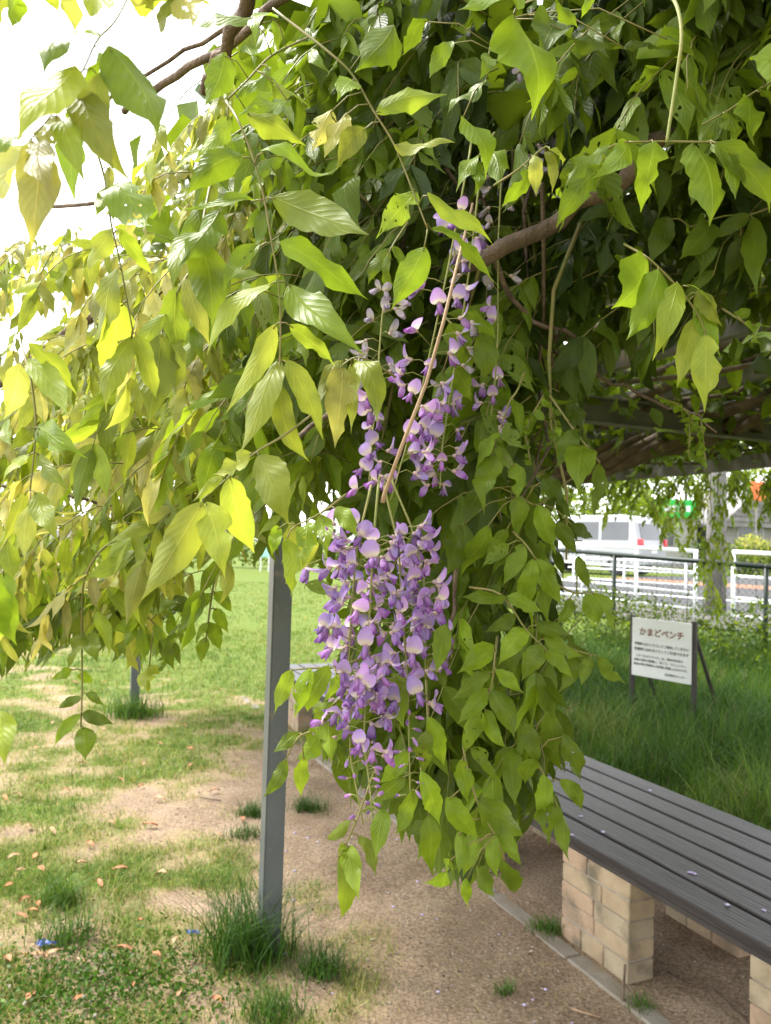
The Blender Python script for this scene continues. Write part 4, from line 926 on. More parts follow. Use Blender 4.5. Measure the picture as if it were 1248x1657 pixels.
hero(.60, .80, [(520, 660), (459, 705), (413, 733), (369, 773), (326, 810)], [(418, 736, 468, 850, .56), (372, 772, 412, 895, .47), (334, 812, 364, 936, .48), (328, 812, 228, 972, .38, .86), (405, 732, 345, 768, .62, .9), (360, 770, 312, 812, .25, .9)])
hero(.43, .78, [(215, -20), (187, 33), (157, 66), (134, 114), (96, 170), (51, 225)], [(177, 73, 256, 220, .42, .6), (149, 47, 71, 122, .46, .65), (162, 117, 215, 296, .32, .85), (122, 106, 28, 233, .36, .85), (127, 150, 185, 279, .32, .85), (104, 195, 139, 299, .22, .8),
    (53, 228, 51, 405, .36, .97), (48, 228, 10, 360, .32, .95), (66, 228, 87, 329, .25, .9), (96, 187, 50, 266, .42, .9), (28, 220, -15, 253, .5, .4), (142, 109, 127, 155, .8, .5)])
hero(.46, .7, [(90, -30), (60, -10), (40, 0)], [(30, -5, 20, 45, .6, .6), (15, -20, -25, 60, .5, .85), (70, -20, 95, 20, .5, .8), (110, -25, 120, 55, .4, .9), (150, -30, 180, 15, .5, .85)])
hero(.47, .7, [(330, -40), (290, -10), (250, 0)], [(255, -15, 235, 30, .4, .7), (285, -10, 262, 62, .32, .9), (215, -25, 250, 18, .5, .9), (290, -15, 312, 45, .5, .95)])
hero(.85, .7, [(140, 200), (152, 231), (170, 291), (180, 362), (193, 418), (216, 540)], [(177, 269, 179, 337, .32, .9), (175, 304, 236, 365, .46, .35), (170, 304, 155, 350, .55), (180, 370, 145, 450, .46, .85), (192, 370, 247, 445, .32, .7), (190, 434, 147, 559, .46, .78), (197, 490, 166, 623, .42, .8), (214, 543, 172, 668, .38, .8), (221, 540, 252, 655, .32, .82), (124, 198, 122, 327, .36, .5)])
hero(.90, .75, [(330, 420), (300, 450), (275, 500), (262, 540)], [(267, 509, 221, 612, .36), (288, 463, 296, 583, .42, .72), (270, 520, 285, 640, .42, .85), (262, 540, 240, 690, .4, .8), (300, 450, 340, 560, .36, .8)])
hero(.95, .75, [(36, 560), (52, 624), (58, 696), (49, 793)], [(46, 555, 125, 641, .3), (46, 580, 109, 675, .3), (31, 588, 5, 680, .46, .85), (60, 692, 142, 742, .36, .45), (60, 733, 115, 795, .3), (50, 692, 14, 730, .42), (48, 735, 5, 780, .36), (50, 816, 40, 908, .42, .88), (56, 796, 96, 880, .36, .85), (42, 796, 5, 880, .26, .85)])
hero(.50, .55, [(-40, 900), (5, 925)], [(5, 925, 28, 1045, .6, .62), (-10, 940, 5, 1030, .6, .5)])
hero(.50, .65, [(-40, 1120), (-2, 1148)], [(0, 1150, 8, 1238, .5, .7)])
hero(.74, .88, [(640, 610), (600, 585), (574, 579), (553, 592)], [(553, 592, 542, 725, .42), (556, 584, 518, 653, .24), (569, 587, 568, 703, .24), (579, 584, 609, 684, .34, .8), (574, 581, 618, 661, .24, .82)])
hero(.72, .50, [(1196, 236), (1162, 231), (1080, 229), (1018, 230)], [(1061, 229, 1037, 344, .56), (1121, 231, 1148, 366, .53), (1159, 231, 1245, 345, .40), (1016, 229, 956, 290, .46, .52), (1152, 233, 1190, 323, .36, .3), (990, 235, 915, 300, .46, .42)])
hero(.80, .45, [(1290, 110), (1223, 148), (1180, 178), (1137, 201)], [(1175, 181, 1184, 240, .75), (1210, 156, 1221, 236, .52), (1232, 145, 1252, 198, .6), (1180, 180, 1130, 235, .45, .25), (1245, 70, 1240, 130, .5, .55)])
hero(.78, .60, [(800, 300), (839, 274), (880, 239), (890, 242)], [(854, 274, 812, 334, .5, .5), (865, 251, 868, 318, .44, .85), (883, 244, 893, 314, .32, .88), (888, 242, 910, 268, .28, .8)])
hero(.86, .40, [(1000, 235), (946, 248), (946, 300)], [(943, 248, 906, 306, .5), (946, 291, 911, 345, .5), (949, 303, 903, 378, .42), (960, 300, 990, 350, .4, .25)])
hero(.74, .38, [(880, -10), (840, 10), (831, 23)], [(831, 23, 860, 195, .58, .34), (839, -2, 741, 16, .5, .6), (900, -5, 936, 46, .6, .45), (960, -10, 940, 30, .4, .55)])
hero(.82, .42, [(870, 20), (820, 35), (795, 70), (788, 127)], [(787, 127, 724, 186, .56, .5), (790, 87, 776, 130, .42, .45), (733, 66, 695, 127, .4, .3), (747, 187, 785, 291, .4, .38), (690, 30, 650, 90, .5, .3), (900, 35, 870, 100, .45, .15), (920, 55, 1010, 80, .3, .22), (1010, 80, 1075, 85, .3, .25), (1075, 60, 1130, 105, .35, .45)])
hero(.70, .70, [(442, 14), (532, 84), (572, 123), (605, 180), (638, 234), (669, 311), (692, 370)], [(638, 40, 574, 117, .5, .5), (609, 182, 724, 153, .38, .68), (637, 234, 736, 231, .42, .85), (537, 177, 504, 245, .5, .97), (561, 182, 525, 255, .55, .93), (590, 207, 545, 275, .5, .93), (572, 130, 545, 165, .5, .6),
    (675, 311, 609, 386, .46, .58), (692, 311, 799, 398, .30, .66), (696, 370, 811, 467, .36, .55), (689, 400, 634, 500, .5, .55)])
hero(.80, .72, [(1010, 395), (1045, 415), (1073, 440), (1107, 477), (1131, 512), (1142, 539)], [(1142, 541, 1140, 668, .40, .82), (1126, 513, 1095, 629, .33, .80), (1109, 484, 1073, 574, .28, .75), (1097, 457, 1056, 584, .32, .75), (1066, 436, 1014, 550, .38, .6), (1049, 419, 989, 500, .5, .5), (1128, 470, 1169, 528, .5, .78), (1131, 477, 1166, 577, .36, .6), (1111, 460, 1159, 495, .34, .7)])
hero(1.0, .15, [(1260, 330), (1214, 347), (1170, 350), (1118, 367)], [(1214, 347, 1152, 388, .46), (1217, 350, 1226, 484, .24, .3), (1200, 381, 1171, 460, .42), (1118, 367, 1130, 453, .55), (1080, 350, 1050, 430, .5, .2), (1150, 360, 1100, 420, .4)])
hero(.88, .5, [(1170, 500), (1204, 522)], [(1204, 522, 1231, 556, .5), (1190, 512, 1215, 500, .4, .3), (1215, 525, 1248, 530, .35, .4)])
hero(.94, .34, [(890, 640), (936, 705), (971, 749)], [(944, 721, 936, 800, .42, .42), (969, 749, 961, 840, .34, .40), (931, 695, 900, 758, .5, .15), (925, 650, 945, 700, .5, .12)])
hero(.93, .33, [(700, 480), (727, 520), (760, 540)], [(727, 523, 761, 609, .5), (781, 538, 784, 618, .6), (733, 591, 763, 650, .5, .36), (758, 505, 801, 548, .5, .3), (715, 600, 720, 700, .42, .3)])
hero(.93, .30, [(850, 600), (837, 632), (822, 657), (796, 736)], [(796, 738, 784, 833, .47, .32), (806, 721, 845, 775, .5), (834, 749, 836, 812, .5, .38), (819, 683, 847, 726, .5), (832, 647, 844, 708, .42), (810, 700, 770, 760, .4, .2)])
hero(.96, .33, [(905, 790), (870, 817), (839, 802)], [(870, 817, 900, 898, .43, .45), (839, 802, 837, 873, .46, .42), (877, 774, 925, 840, .5, .08), (822, 857, 784, 898, .5, .35), (903, 845, 935, 898, .5, .28), (925, 850, 960, 870, .4, .25), (780, 790, 750, 850, .5, .2), (790, 850, 745, 935, .42, .3), (745, 850, 715, 940, .5, .25)])
hero(.90, .42, [(830, 860), (850, 880), (865, 901)], [(864, 904, 850, 988, .42, .45), (868, 904, 911, 981, .42, .48), (847, 880, 814, 948, .46, .42), (823, 880, 780, 918, .46, .38)])
hero(.90, .38, [(760, 950), (810, 962), (850, 1017), (877, 1044)], [(853, 1017, 807, 1076, .5), (877, 1044, 844, 1103, .56, .42), (884, 1053, 928, 1100, .46), (835, 996, 783, 1023, .42, .34), (820, 965, 745, 966, .38, .25), (880, 1032, 945, 1062, .46, .28), (865, 1010, 925, 1030, .42, .25), (820, 965, 880, 990, .46, .3)])
hero(.88, .42, [(805, 1030), (801, 1060), (795, 1111), (774, 1154)], [(800, 1044, 739, 1090, .5, .38), (794, 1087, 728, 1133, .40), (801, 1084, 850, 1122, .46), (789, 1114, 740, 1172, .38), (795, 1117, 833, 1196, .5, .45), (779, 1151, 755, 1222, .44), (786, 1148, 822, 1212, .42)])
hero(.97, .28, [(890, 940), (929, 959), (957, 958)], [(960, 959, 995, 1024, .5, .33), (947, 961, 970, 1010, .6), (923, 968, 899, 1011, .5, .2), (935, 900, 955, 955, .4, .25)])
hero(.97, .32, [(900, 1040), (940, 1055), (963, 1060)], [(966, 1063, 1013, 1106, .42), (957, 1063, 941, 1110, .5), (930, 1058, 905, 1120, .45, .3)])
hero(.92, .45, [(850, 1180), (865, 1225), (880, 1253), (906, 1313)], [(880, 1253, 861, 1322, .5, .48), (893, 1283, 888, 1368, .40, .46), (906, 1313, 922, 1395, .37, .52), (863, 1228, 850, 1268, .7, .4), (907, 1261, 942, 1313, .46, .42), (910, 1187, 940, 1265, .42, .3), (885, 1150, 900, 1225, .46, .25), (850, 1170, 870, 1235, .5, .25)])
hero(.90, .46, [(760, 1180), (750, 1210), (773, 1299), (801, 1351)], [(746, 1229, 757, 1303, .44), (763, 1209, 801, 1270, .38), (773, 1299, 847, 1354, .42), (793, 1334, 848, 1406, .36), (801, 1351, 806, 1422, .44, .5), (722, 1291, 776, 1357, .42), (743, 1345, 741, 1417, .38), (776, 1361, 749, 1420, .42), (771, 1400, 801, 1452, .42, .4), (754, 1421, 757, 1469, .38), (817, 1394, 831, 1444, .5, .38), (727, 1394, 686, 1428, .42)])
hero(.86, .55, [(690, 1100), (692, 1182), (681, 1247), (694, 1318)], [(681, 1247, 712, 1336, .42), (694, 1318, 701, 1418, .36, .58), (673, 1277, 640, 1352, .42), (692, 1182, 685, 1256, .46, .62), (694, 1160, 719, 1240, .37, .55), (657, 1254, 600, 1304, .42, .5), (660, 1216, 613, 1268, .46, .5), (640, 1090, 655, 1180, .5, .5), (700, 1040, 722, 1120, .45, .35), (720, 1010, 705, 1090, .45, .3)])
hero(.80, .66, [(605, 1250), (581, 1317), (565, 1355), (548, 1388)], [(553, 1363, 551, 1486, .28, .66), (564, 1369, 581, 1457, .38, .64), (581, 1352, 608, 1420, .37), (567, 1328, 529, 1358, .34), (622, 1309, 608, 1392, .42, .58)])
hero(.80, .62, [(600, 1060), (545, 1079), (510, 1081), (473, 1084)], [(472, 1084, 444, 1155, .40), (503, 1082, 477, 1162, .40), (533, 1077, 498, 1152, .40), (548, 1091, 523, 1136, .38, .66)])
hero(.84, .55, [(580, 1110), (540, 1140), (516, 1176), (486, 1190)], [(539, 1136, 504, 1173, .38), (516, 1176, 480, 1229, .47), (532, 1156, 536, 1237, .44), (486, 1186, 442, 1218, .46, .4), (464, 1228, 424, 1292, .37, .55), (492, 1224, 488, 1289, .42, .58)])
hero(.72, .72, [(560, 800), (520, 830), (480, 850)], [(480, 850, 462, 945, .46, .78), (520, 832, 530, 905, .46, .66), (545, 820, 580, 870, .5, .6), (500, 845, 490, 920, .42, .68), (462, 870, 470, 965, .42, .68), (450, 850, 440, 900, .5, .5)])
hero(1.2, .52, [(190, 870), (160, 895), (138, 935), (133, 984), (133, 1108), (131, 1176)], [(135, 1176, 138, 1231, .72, .6), (131, 1155, 89, 1206, .36), (133, 1155, 185, 1172, .42, .38), (138, 1122, 170, 1142, .42, .4), (118, 1083, 82, 1100, .42, .4), (128, 1091, 151, 1105, .5, .4), (131, 1130, 96, 1147, .28), (133, 1020, 110, 1085, .42, .7), (136, 1025, 158, 1075, .42, .65), (130, 990, 95, 1050, .4, .78)])
hero(1.35, .42, [(360, 900), (347, 940), (337, 1007), (333, 1040)], [(348, 984, 370, 1024, .5), (340, 1007, 357, 1054, .5), (337, 1007, 318, 1044, .42), (333, 1031, 326, 1075, .5, .6), (347, 957, 375, 990, .5, .35), (340, 960, 312, 1000, .45)])
hero(1.3, .48, [(200, 960), (232, 990), (250, 1010)], [(242, 1075, 241, 1123, .5, .8), (232, 1009, 237, 1075, .42, .55), (215, 1004, 202, 1051, .42), (279, 974, 321, 997, .5, .33), (250, 1010, 262, 1062, .42, .5), (262, 1030, 282, 1085, .4), (226, 1000, 180, 1020, .45, .4), (200, 960, 150, 975, .45, .4), (240, 985, 290, 975, .42, .4)])
hero(1.3, .88, [(290, 790), (240, 815), (180, 850)], [(180, 852, 140, 878, .4), (200, 842, 190, 880, .5), (222, 832, 212, 870, .5), (243, 820, 238, 858, .5), (262, 808, 255, 842, .5)])
hero(.90, .5, [(660, 360), (640, 390), (628, 412)], [(630, 402, 596, 462, .40, .55), (636, 398, 668, 450, .40, .5), (628, 412, 622, 480, .36, .6)])
hero(.88, .36, [(800, 215), (785, 240), (772, 258)], [(775, 250, 738, 312, .42), (784, 242, 806, 306, .40, .3), (772, 258, 768, 318, .36, .42)])
def smooth_path(p, m=5):
    p = [p[0] * 2 - p[1]] + list(p) + [p[-1] * 2 - p[-2]]; out = []
    for i in range(1, len(p) - 2):
        for t in np.linspace(0, 1, m, endpoint=False):
            out.append(.5 * (2 * p[i] + (p[i + 1] - p[i - 1]) * t + (2 * p[i - 1] - 5 * p[i] + 4 * p[i + 1] - p[i + 2]) * t * t + (3 * p[i] - p[i - 1] - 3 * p[i + 1] + p[i + 2]) * t ** 3))
    return out + [p[-2]]
hr = np.random.default_rng(101)
n_leaflet = 0
CAMF = -CR[:, 2]
for dep, tone, rach, leaves in H:
    k = len(rach)
    rp = [P(x, y, dep + .05 * (1 - j / max(1, k - 1)) * (1 if j == 0 else .25)) for j, (x, y) in enumerate(rach)]
    A = np.array([l[0:2] for l in leaves], float); B = np.array([l[2:4] for l in leaves], float); n = len(leaves)
    d0 = dep + hr.normal(0, .008, n); d1 = dep + hr.normal(-.005, .024, n)
    b3 = PV(A[:, 0], A[:, 1], d0); t3 = PV(B[:, 0], B[:, 1], d1)
    dv = t3 - b3; L = np.linalg.norm(dv, axis=1); wr_ = np.array([l[4] for l in leaves]); tn = np.array([l[5] if len(l) > 5 else tone for l in leaves]) + hr.normal(0, .04, n)
    nr = -CAMF[None] + np.array([0, 0, .35])[None] + hr.normal(0, .28, (n, 3))
    eat = hr.random(n) < .22
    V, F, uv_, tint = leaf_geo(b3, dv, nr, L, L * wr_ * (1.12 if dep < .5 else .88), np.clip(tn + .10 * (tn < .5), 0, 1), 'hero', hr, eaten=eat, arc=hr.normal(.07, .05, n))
    q = MB(); rr = dep * .0017
    if k > 2: rp = smooth_path(rp); k = len(rp)
    q.tube(rp, list(np.linspace(rr, rr * .6, k)), 6)
    # short stalks from the rachis to each leaflet
    seg = [(rp[i] * (1 - f) + rp[i + 1] * f) for i in range(k - 1) for f in np.linspace(0, 1, 4)]; seg = np.array(seg)
    for j in range(n):
        c = seg[np.argmin(np.linalg.norm(seg - b3[j], axis=1))]
        if np.linalg.norm(c - b3[j]) > .001: q.tube([c, (c + b3[j]) / 2 + ZD * .12 * np.linalg.norm(c - b3[j]), b3[j] + unit(dv[j]) * .004], rr * .55, 4)
    cl = q.obj('compound_leaf', M_RACH, vine, smooth=True)
    for j in range(n):
        me = mesh_np('leaflet', V[j], F, M_LEAFH if eat[j] and j % 2 else M_LEAF, uv=uv_, tint=np.repeat(tint[j:j + 1], V.shape[1], 0))
        link('leaflet', me, cl); n_leaflet += 1
print('hero leaflets', n_leaflet, 'hero compound leaves', len(H))

q = MB(); q.tube(smooth_path([P(1060, -30, .80), P(1092, 2, .74), P(1103, 56, .72), P(1095, 125, .72), P(1086, 185, .72), P(1079, 231, .72)]), list(np.linspace(.0019, .0015, 26)), 8); q.obj('stem', M_STALK, vine, smooth=True)
# ---- FILL: generic compound leaves
def inpoly(px, py, poly):
    poly = np.array(poly, float); x0, y0 = poly[:, 0], poly[:, 1]; x1, y1 = np.roll(x0, -1), np.roll(y0, -1)
    px = np.asarray(px)[..., None]; py = np.asarray(py)[..., None]
    c = ((y0 > py) != (y1 > py)) & (px < (x1 - x0) * (py - y0) / (y1 - y0 + 1e-9) + x0)
    return (c.sum(-1) % 2) == 1
SIL = [(-200, 420), (0, 400), (60, 335), (165, 318), (225, 275), (262, 220), (330, 165), (392, 60), (430, 20), (440, -200), (1500, -200), (1500, 560), (1248, 545), (1180, 535), (1090, 545), (1060, 640), (985, 640), (955, 640), (940, 700), (960, 790), (950, 860), (950, 930), (985, 985), (1000, 1100),
       (935, 1125), (945, 1230), (940, 1300), (915, 1385), (860, 1330), (840, 1400), (760, 1465), (690, 1415), (650, 1375), (620, 1365), (610, 1330), (560, 1320), (530, 1240), (470, 1230), (490, 1170), (545, 1110), (540, 1060), (530, 1000), (500, 925), (470, 940), (440, 915), (400, 925), (378, 960), (368, 1000), (330, 990), (300, 1080),
       (230, 1100), (195, 1090), (150, 1060), (100, 1050), (75, 1085), (20, 1110), (-200, 1130)]
SKY = [(-300, 400), (0, 395), (60, 332), (165, 315), (222, 272), (260, 218), (328, 162), (388, 60), (425, 15), (430, -400), (-300, -400)]
DOWN = -ZD
BLOOM = [(570, 430), (800, 270), (790, 460), (750, 800), (725, 1130), (690, 1320), (570, 1350), (480, 1040), (480, 890), (560, 860)]
def compound(P0, r0, Lr, npair, Ls, face, r, hang=.7, wr=.34):
    """leaflet frames of one pinnate leaf"""
    fs = np.linspace(.22, .96, npair); pts = [P0]; dirs = []
    cur = P0.copy(); N_ = 8
    for i in range(N_):
        f = i / N_; d = unit(r0 * (1 - f * hang) + DOWN * f * hang + r.normal(0, .05, 3)); cur = cur + d * Lr / N_; pts.append(cur.copy()); dirs.append(d)
    pts = np.array(pts); dirs = np.array(dirs + [dirs[-1]])
    b, dv, L = [], [], []
    for f in fs:
        x = f * N_; i = int(x); c = pts[i] + (pts[min(i + 1, N_)] - pts[i]) * (x - i); rd = dirs[i]; sdv = unit(np.cross(face, rd))
        for s in (-1, 1):
            b.append(c); dv.append(unit(sdv * s * r.uniform(.30, .85) + rd * r.uniform(.1, .5) + DOWN * r.uniform(.35, 1.3) * hang * 1.2 + r.normal(0, .12, 3))); L.append(Ls * r.uniform(.78, 1.12) * (1 - .22 * abs(f - .55)))
    b.append(pts[-1]); dv.append(unit(dirs[-1] + DOWN * .4)); L.append(Ls * 1.05)
    b = np.array(b); dv = np.array(dv); L = np.array(L)
    nr = face[None] + r.normal(0, .5, (len(b), 3))
    return pts, b, dv, L, nr, L * wr * r.uniform(.85, 1.15, len(b))
fr = np.random.default_rng(55)
FILL = []   # (depth, pts, b, dv, L, nr, W, tone)
def sample_poly(poly, n):
    poly = np.array(poly, float); lo, hi = poly.min(0), poly.max(0); out = []
    while len(out) < n:
        p = lo + (hi - lo) * fr.random(2)
        if inpoly(p[0], p[1], poly): out.append(p)
    return out
def fill(poly, n, d0, d1, tone, tsd, Ls, npair=(5, 7), hang=.75, out_w=.6, sil=True, wr=.335, dmin=.985):
    for (px, py) in sample_poly(poly, n):
        d = d0 + (d1 - d0) * fr.random() ** 1.2; P0 = P(px, py, d)
        rd = unit(-VD * fr.uniform(.1, 1.0) + UD * fr.uniform(-1, .6) * .6 + ZD * fr.uniform(-.7, .25))
        face = unit(-CAMF * out_w - VD * .35 + ZD * fr.uniform(.1, .7) + fr.normal(0, .35, 3))
        tn = np.clip((tone(px, py) if callable(tone) else tone) + fr.normal(0, tsd), 0, 1); sz = Ls * fr.uniform(.75, 1.15) * (.82 if tn > .8 else 1)
        c = compound(P0, rd, fr.uniform(.16, .27) * sz / .075, int(fr.integers(npair[0], npair[1] + 1)), sz, face, fr, hang, wr)
        pts, b, dv, L, nr, W = c
        tip = b + dv * L[:, None]; mid = b + dv * L[:, None] * .5
        ok = np.ones(len(b), bool)
        for q_ in (tip, mid):
            x, y, dd = project(q_); ok &= (inpoly(x, y, SIL) if sil else ~inpoly(x, y, SKY))
        x, y, dd = project(tip); lim = np.where(inpoly(x, y, BLOOM), 1.02, dmin); ok &= dd > lim
        if ok.sum() < max(3, .4 * len(b)): continue
        last = int(np.where(ok)[0].max()); npr = (len(b) - 1) // 2; fl_ = 1.0 if last == len(b) - 1 else float(np.linspace(.22, .96, npr)[last // 2]); pts = pts[:int(math.ceil(8 * fl_)) + 1]
        FILL.append((d, pts, b[ok], dv[ok], L[ok], nr[ok], W[ok], tn))
toneL = lambda x, y: .80 - .42 * sstep(330, 760, x) + .08 * sstep(900, 300, y) - .25 * sstep(880, 1000, y) * (x < 420)  # yellower to the left: sunlit translucence painted into the tone along with age
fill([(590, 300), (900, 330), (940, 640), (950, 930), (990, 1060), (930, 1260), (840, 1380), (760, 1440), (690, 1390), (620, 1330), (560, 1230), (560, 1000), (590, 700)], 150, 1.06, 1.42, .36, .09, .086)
fill([(660, 280), (950, 300), (930, 900), (880, 1150), (700, 1200), (640, 800)], 60, 1.42, 1.85, .08, .06, .08)  # deep layer near the darkest tone, painting in the shaded gaps
fill([(640, -120), (1350, -120), (1350, 520), (1000, 560), (800, 420), (650, 330)], 250, 1.10, 1.95, lambda x, y: .13 + .22 * sstep(760, 640, x), .08, .080, out_w=.4)  # tone lowered so the leaf colour itself carries the canopy shade
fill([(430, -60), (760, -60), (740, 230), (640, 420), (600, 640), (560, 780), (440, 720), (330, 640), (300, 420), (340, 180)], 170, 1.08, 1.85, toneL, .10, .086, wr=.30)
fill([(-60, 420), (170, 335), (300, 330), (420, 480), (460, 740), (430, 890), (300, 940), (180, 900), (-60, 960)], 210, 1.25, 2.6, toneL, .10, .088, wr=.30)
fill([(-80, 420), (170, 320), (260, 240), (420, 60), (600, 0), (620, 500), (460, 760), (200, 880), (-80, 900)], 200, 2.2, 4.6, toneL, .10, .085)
fill([(70, 920), (330, 880), (370, 960), (300, 1060), (200, 1070), (90, 1050)], 46, 1.9, 2.5, .50, .10, .075)
fill([(0, 925), (210, 925), (210, 1020), (60, 1040)], 24, 1.6, 2.2, .55, .10, .07)
fill([(-40, 900), (70, 900), (70, 1010), (30, 1080), (-40, 1080)], 16, 1.3, 1.9, .62, .10, .07)
fill([(470, 760), (640, 760), (650, 1250), (560, 1240), (545, 1000), (500, 900)], 30, 1.08, 1.25, .50, .08, .075)
fill([(960, -140), (1380, -140), (1380, 330), (1200, 150), (1000, 60)], 60, 1.08, 1.45, .30, .09, .078, out_w=.5)
fill([(1040, -140), (1380, -140), (1380, 130), (1180, 110), (1040, 60)], 46, .93, 1.1, .34, .09, .075, out_w=.5, dmin=.84)
order = sorted(range(len(FILL)), key=lambda i: FILL[i][0])
def build_leaf_group(items, lod, name, parent, single):
    Vs, Ts = [], []; tub = MB(); Fu = uvu = None
    for it in items:
        d, pts, b, dv, L, nr, W, tn = it; n = len(b)
        V, Fu, uvu, T = leaf_geo(b, dv, nr, L, W, np.full(n, tn) + fr.normal(0, .04, n), lod, fr, eaten=(fr.random(n) < .15) if lod == 'mid' else None)
        Vs.append(V); Ts.append(T)
        if len(pts) > 1: tub.tube(pts, list(np.linspace(.0011, .0007, len(pts))), 4)
    hole = single and fr.random() < .1
    me = flat_mesh(name, np.concatenate(Vs), Fu, uvu, np.concatenate(Ts), [M_LEAFH if hole else M_LEAF, M_RACH], tub)
    return link(name, me, parent)
NIND = 300 - len(H)
for i in order[:NIND]: build_leaf_group([FILL[i]], 'mid', 'compound_leaf', vine, True)
rest = order[NIND:]
near_ = [FILL[i] for i in rest if FILL[i][0] < 1.5]; far_ = [FILL[i] for i in rest if FILL[i][0] >= 1.5]
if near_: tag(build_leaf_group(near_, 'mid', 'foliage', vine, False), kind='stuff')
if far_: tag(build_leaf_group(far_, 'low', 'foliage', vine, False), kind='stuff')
print('fill leaves', len(FILL), 'near rest', len(near_), 'far rest', len(far_))

# ---- the leafy roof over the pergola (world space), as one mass
def roof_leaves(n, seed):
    r = np.random.default_rng(seed); u = r.uniform(-2.3, 8.5, n); v = r.uniform(.35, 5.0, n)
    edge = np.minimum(v - .35, 5.0 - v); z = 2.34 + r.uniform(0, 1, n) * (.20 + .30 * sstep(0, .8, edge)) + .12 * (fbm(u, v, .9, 33) - .5)
    c = UD[None] * u[:, None] + VD[None] * v[:, None] + ZD[None] * z[:, None]
    per = 10; C = np.repeat(c, per, 0) + r.normal(0, .085, (n * per, 3)); dv = unit(r.normal(0, 1, (n * per, 3)) + np.array([0, 0, -.7])); nr = r.normal(0, .6, (n * per, 3)) + np.array([-.2, -.1, 1.0])
    L = .118 * r.uniform(.7, 1.2, n * per); tn = np.repeat(np.clip(.30 + r.normal(0, .1, n), 0, 1), per)
    x, y, d = project(C + dv * L[:, None]); bad = (inpoly(x, y, SKY) & (d > 0)) | ((d > 0) & (d < .9) & (x > -200) & (x < 1500)); ok = ~bad
    V, F, uv_, T = leaf_geo(C[ok], dv[ok], nr[ok], L[ok], L[ok] * .5, tn[ok], 'roof', r)
    return flat_mesh('roof_foliage', V, F, uv_, T, [M_LEAF_FAR])
tag(link('roof_foliage', roof_leaves(4200, 5), vine), kind='stuff')

# ---- second vine: bright curtain at the far edge of the pergola
vine2 = empty('wisteria_vine', UV(3.2, 4.85, 0), 'bright yellow green wisteria curtain hanging from the far pergola edge before the road', 'wisteria')
q = MB(); q.tube(wob([UV(3.2, 4.85, -.1), UV(3.25, 4.88, 1.2), UV(3.15, 4.8, 2.35)], .03, 3), [.05] * 9, 8); q.obj('trunk', M_BARKD, vine2, smooth=True)
q = MB(); q.tube(wob([UV(u_, 4.82, 2.33) for u_ in np.linspace(3.15, 8.2, 8)], .04, 5), [.022] * 29, 6); q.obj('branch', M_BARKD, vine2, smooth=True)
q = MB(); q.tube(wob([UV(u_, 4.82, 2.33) for u_ in np.linspace(3.15, -1.5, 6)], .04, 6), [.022] * 21, 6); q.obj('branch', M_BARKD, vine2, smooth=True)
r2 = np.random.default_rng(12); cnt = 0
shoots = [(1150, 985, 24, .62), (1165, 940, 13, .6), (1135, 900, 11, .6), (1080, 880, 10, .5), (1062, 850, 8, .6), (1095, 850, 8, .7), (1045, 830, 7, .45), (1010, 820, 8, .6), (985, 825, 8, .65), (960, 815, 7, .6), (1030, 800, 6, .5), (1110, 800, 5, .55), (1185, 820, 6, .6), (1205, 800, 6, .6), (1230, 815, 6, .6), (1248, 800, 6, .55), (930, 800, 6, .5), (900, 810, 6, .45), (870, 800, 6, .4), (1270, 830, 8, .6)]
for (px_, yb, nl, tn) in shoots:
    rx = (px_ - PW / 2) / FPX; dpt = 4.88 / (.9153 * rx + .4027); top = P(px_, 755, dpt); bot = P(px_, yb, dpt)
    sp_ = [top + (bot - top) * f + r2.normal(0, .02, 3) for f in np.linspace(-.15, 1, 7)]
    q = MB(); q.tube(sp_, [.005, .0045, .004, .0035, .003, .002, .0015], 5); q.obj('shoot', M_RACH, vine2, smooth=True)
    for j in range(nl):
        f = (j + r2.random()) / nl; P0 = top + (bot - top) * f * .88 + r2.normal(0, .03, 3)
        a_ = r2.uniform(0, 6.28); rd = unit(np.array([math.cos(a_), math.sin(a_), -.5])); face = unit(-CAMF + VD * .3 + ZD * .4 + r2.normal(0, .5, 3))
        pts, b, dv, L, nr, W = compound(P0, rd, .20, 5, .068, face, r2, .9)
        FILLIT = (dpt, pts, b, dv, L, nr, W, np.clip(tn + r2.normal(0, .08), 0, 1))
        build_leaf_group([FILLIT], 'low', 'compound_leaf', vine2, False); cnt += 1
print('curtain leaves', cnt)

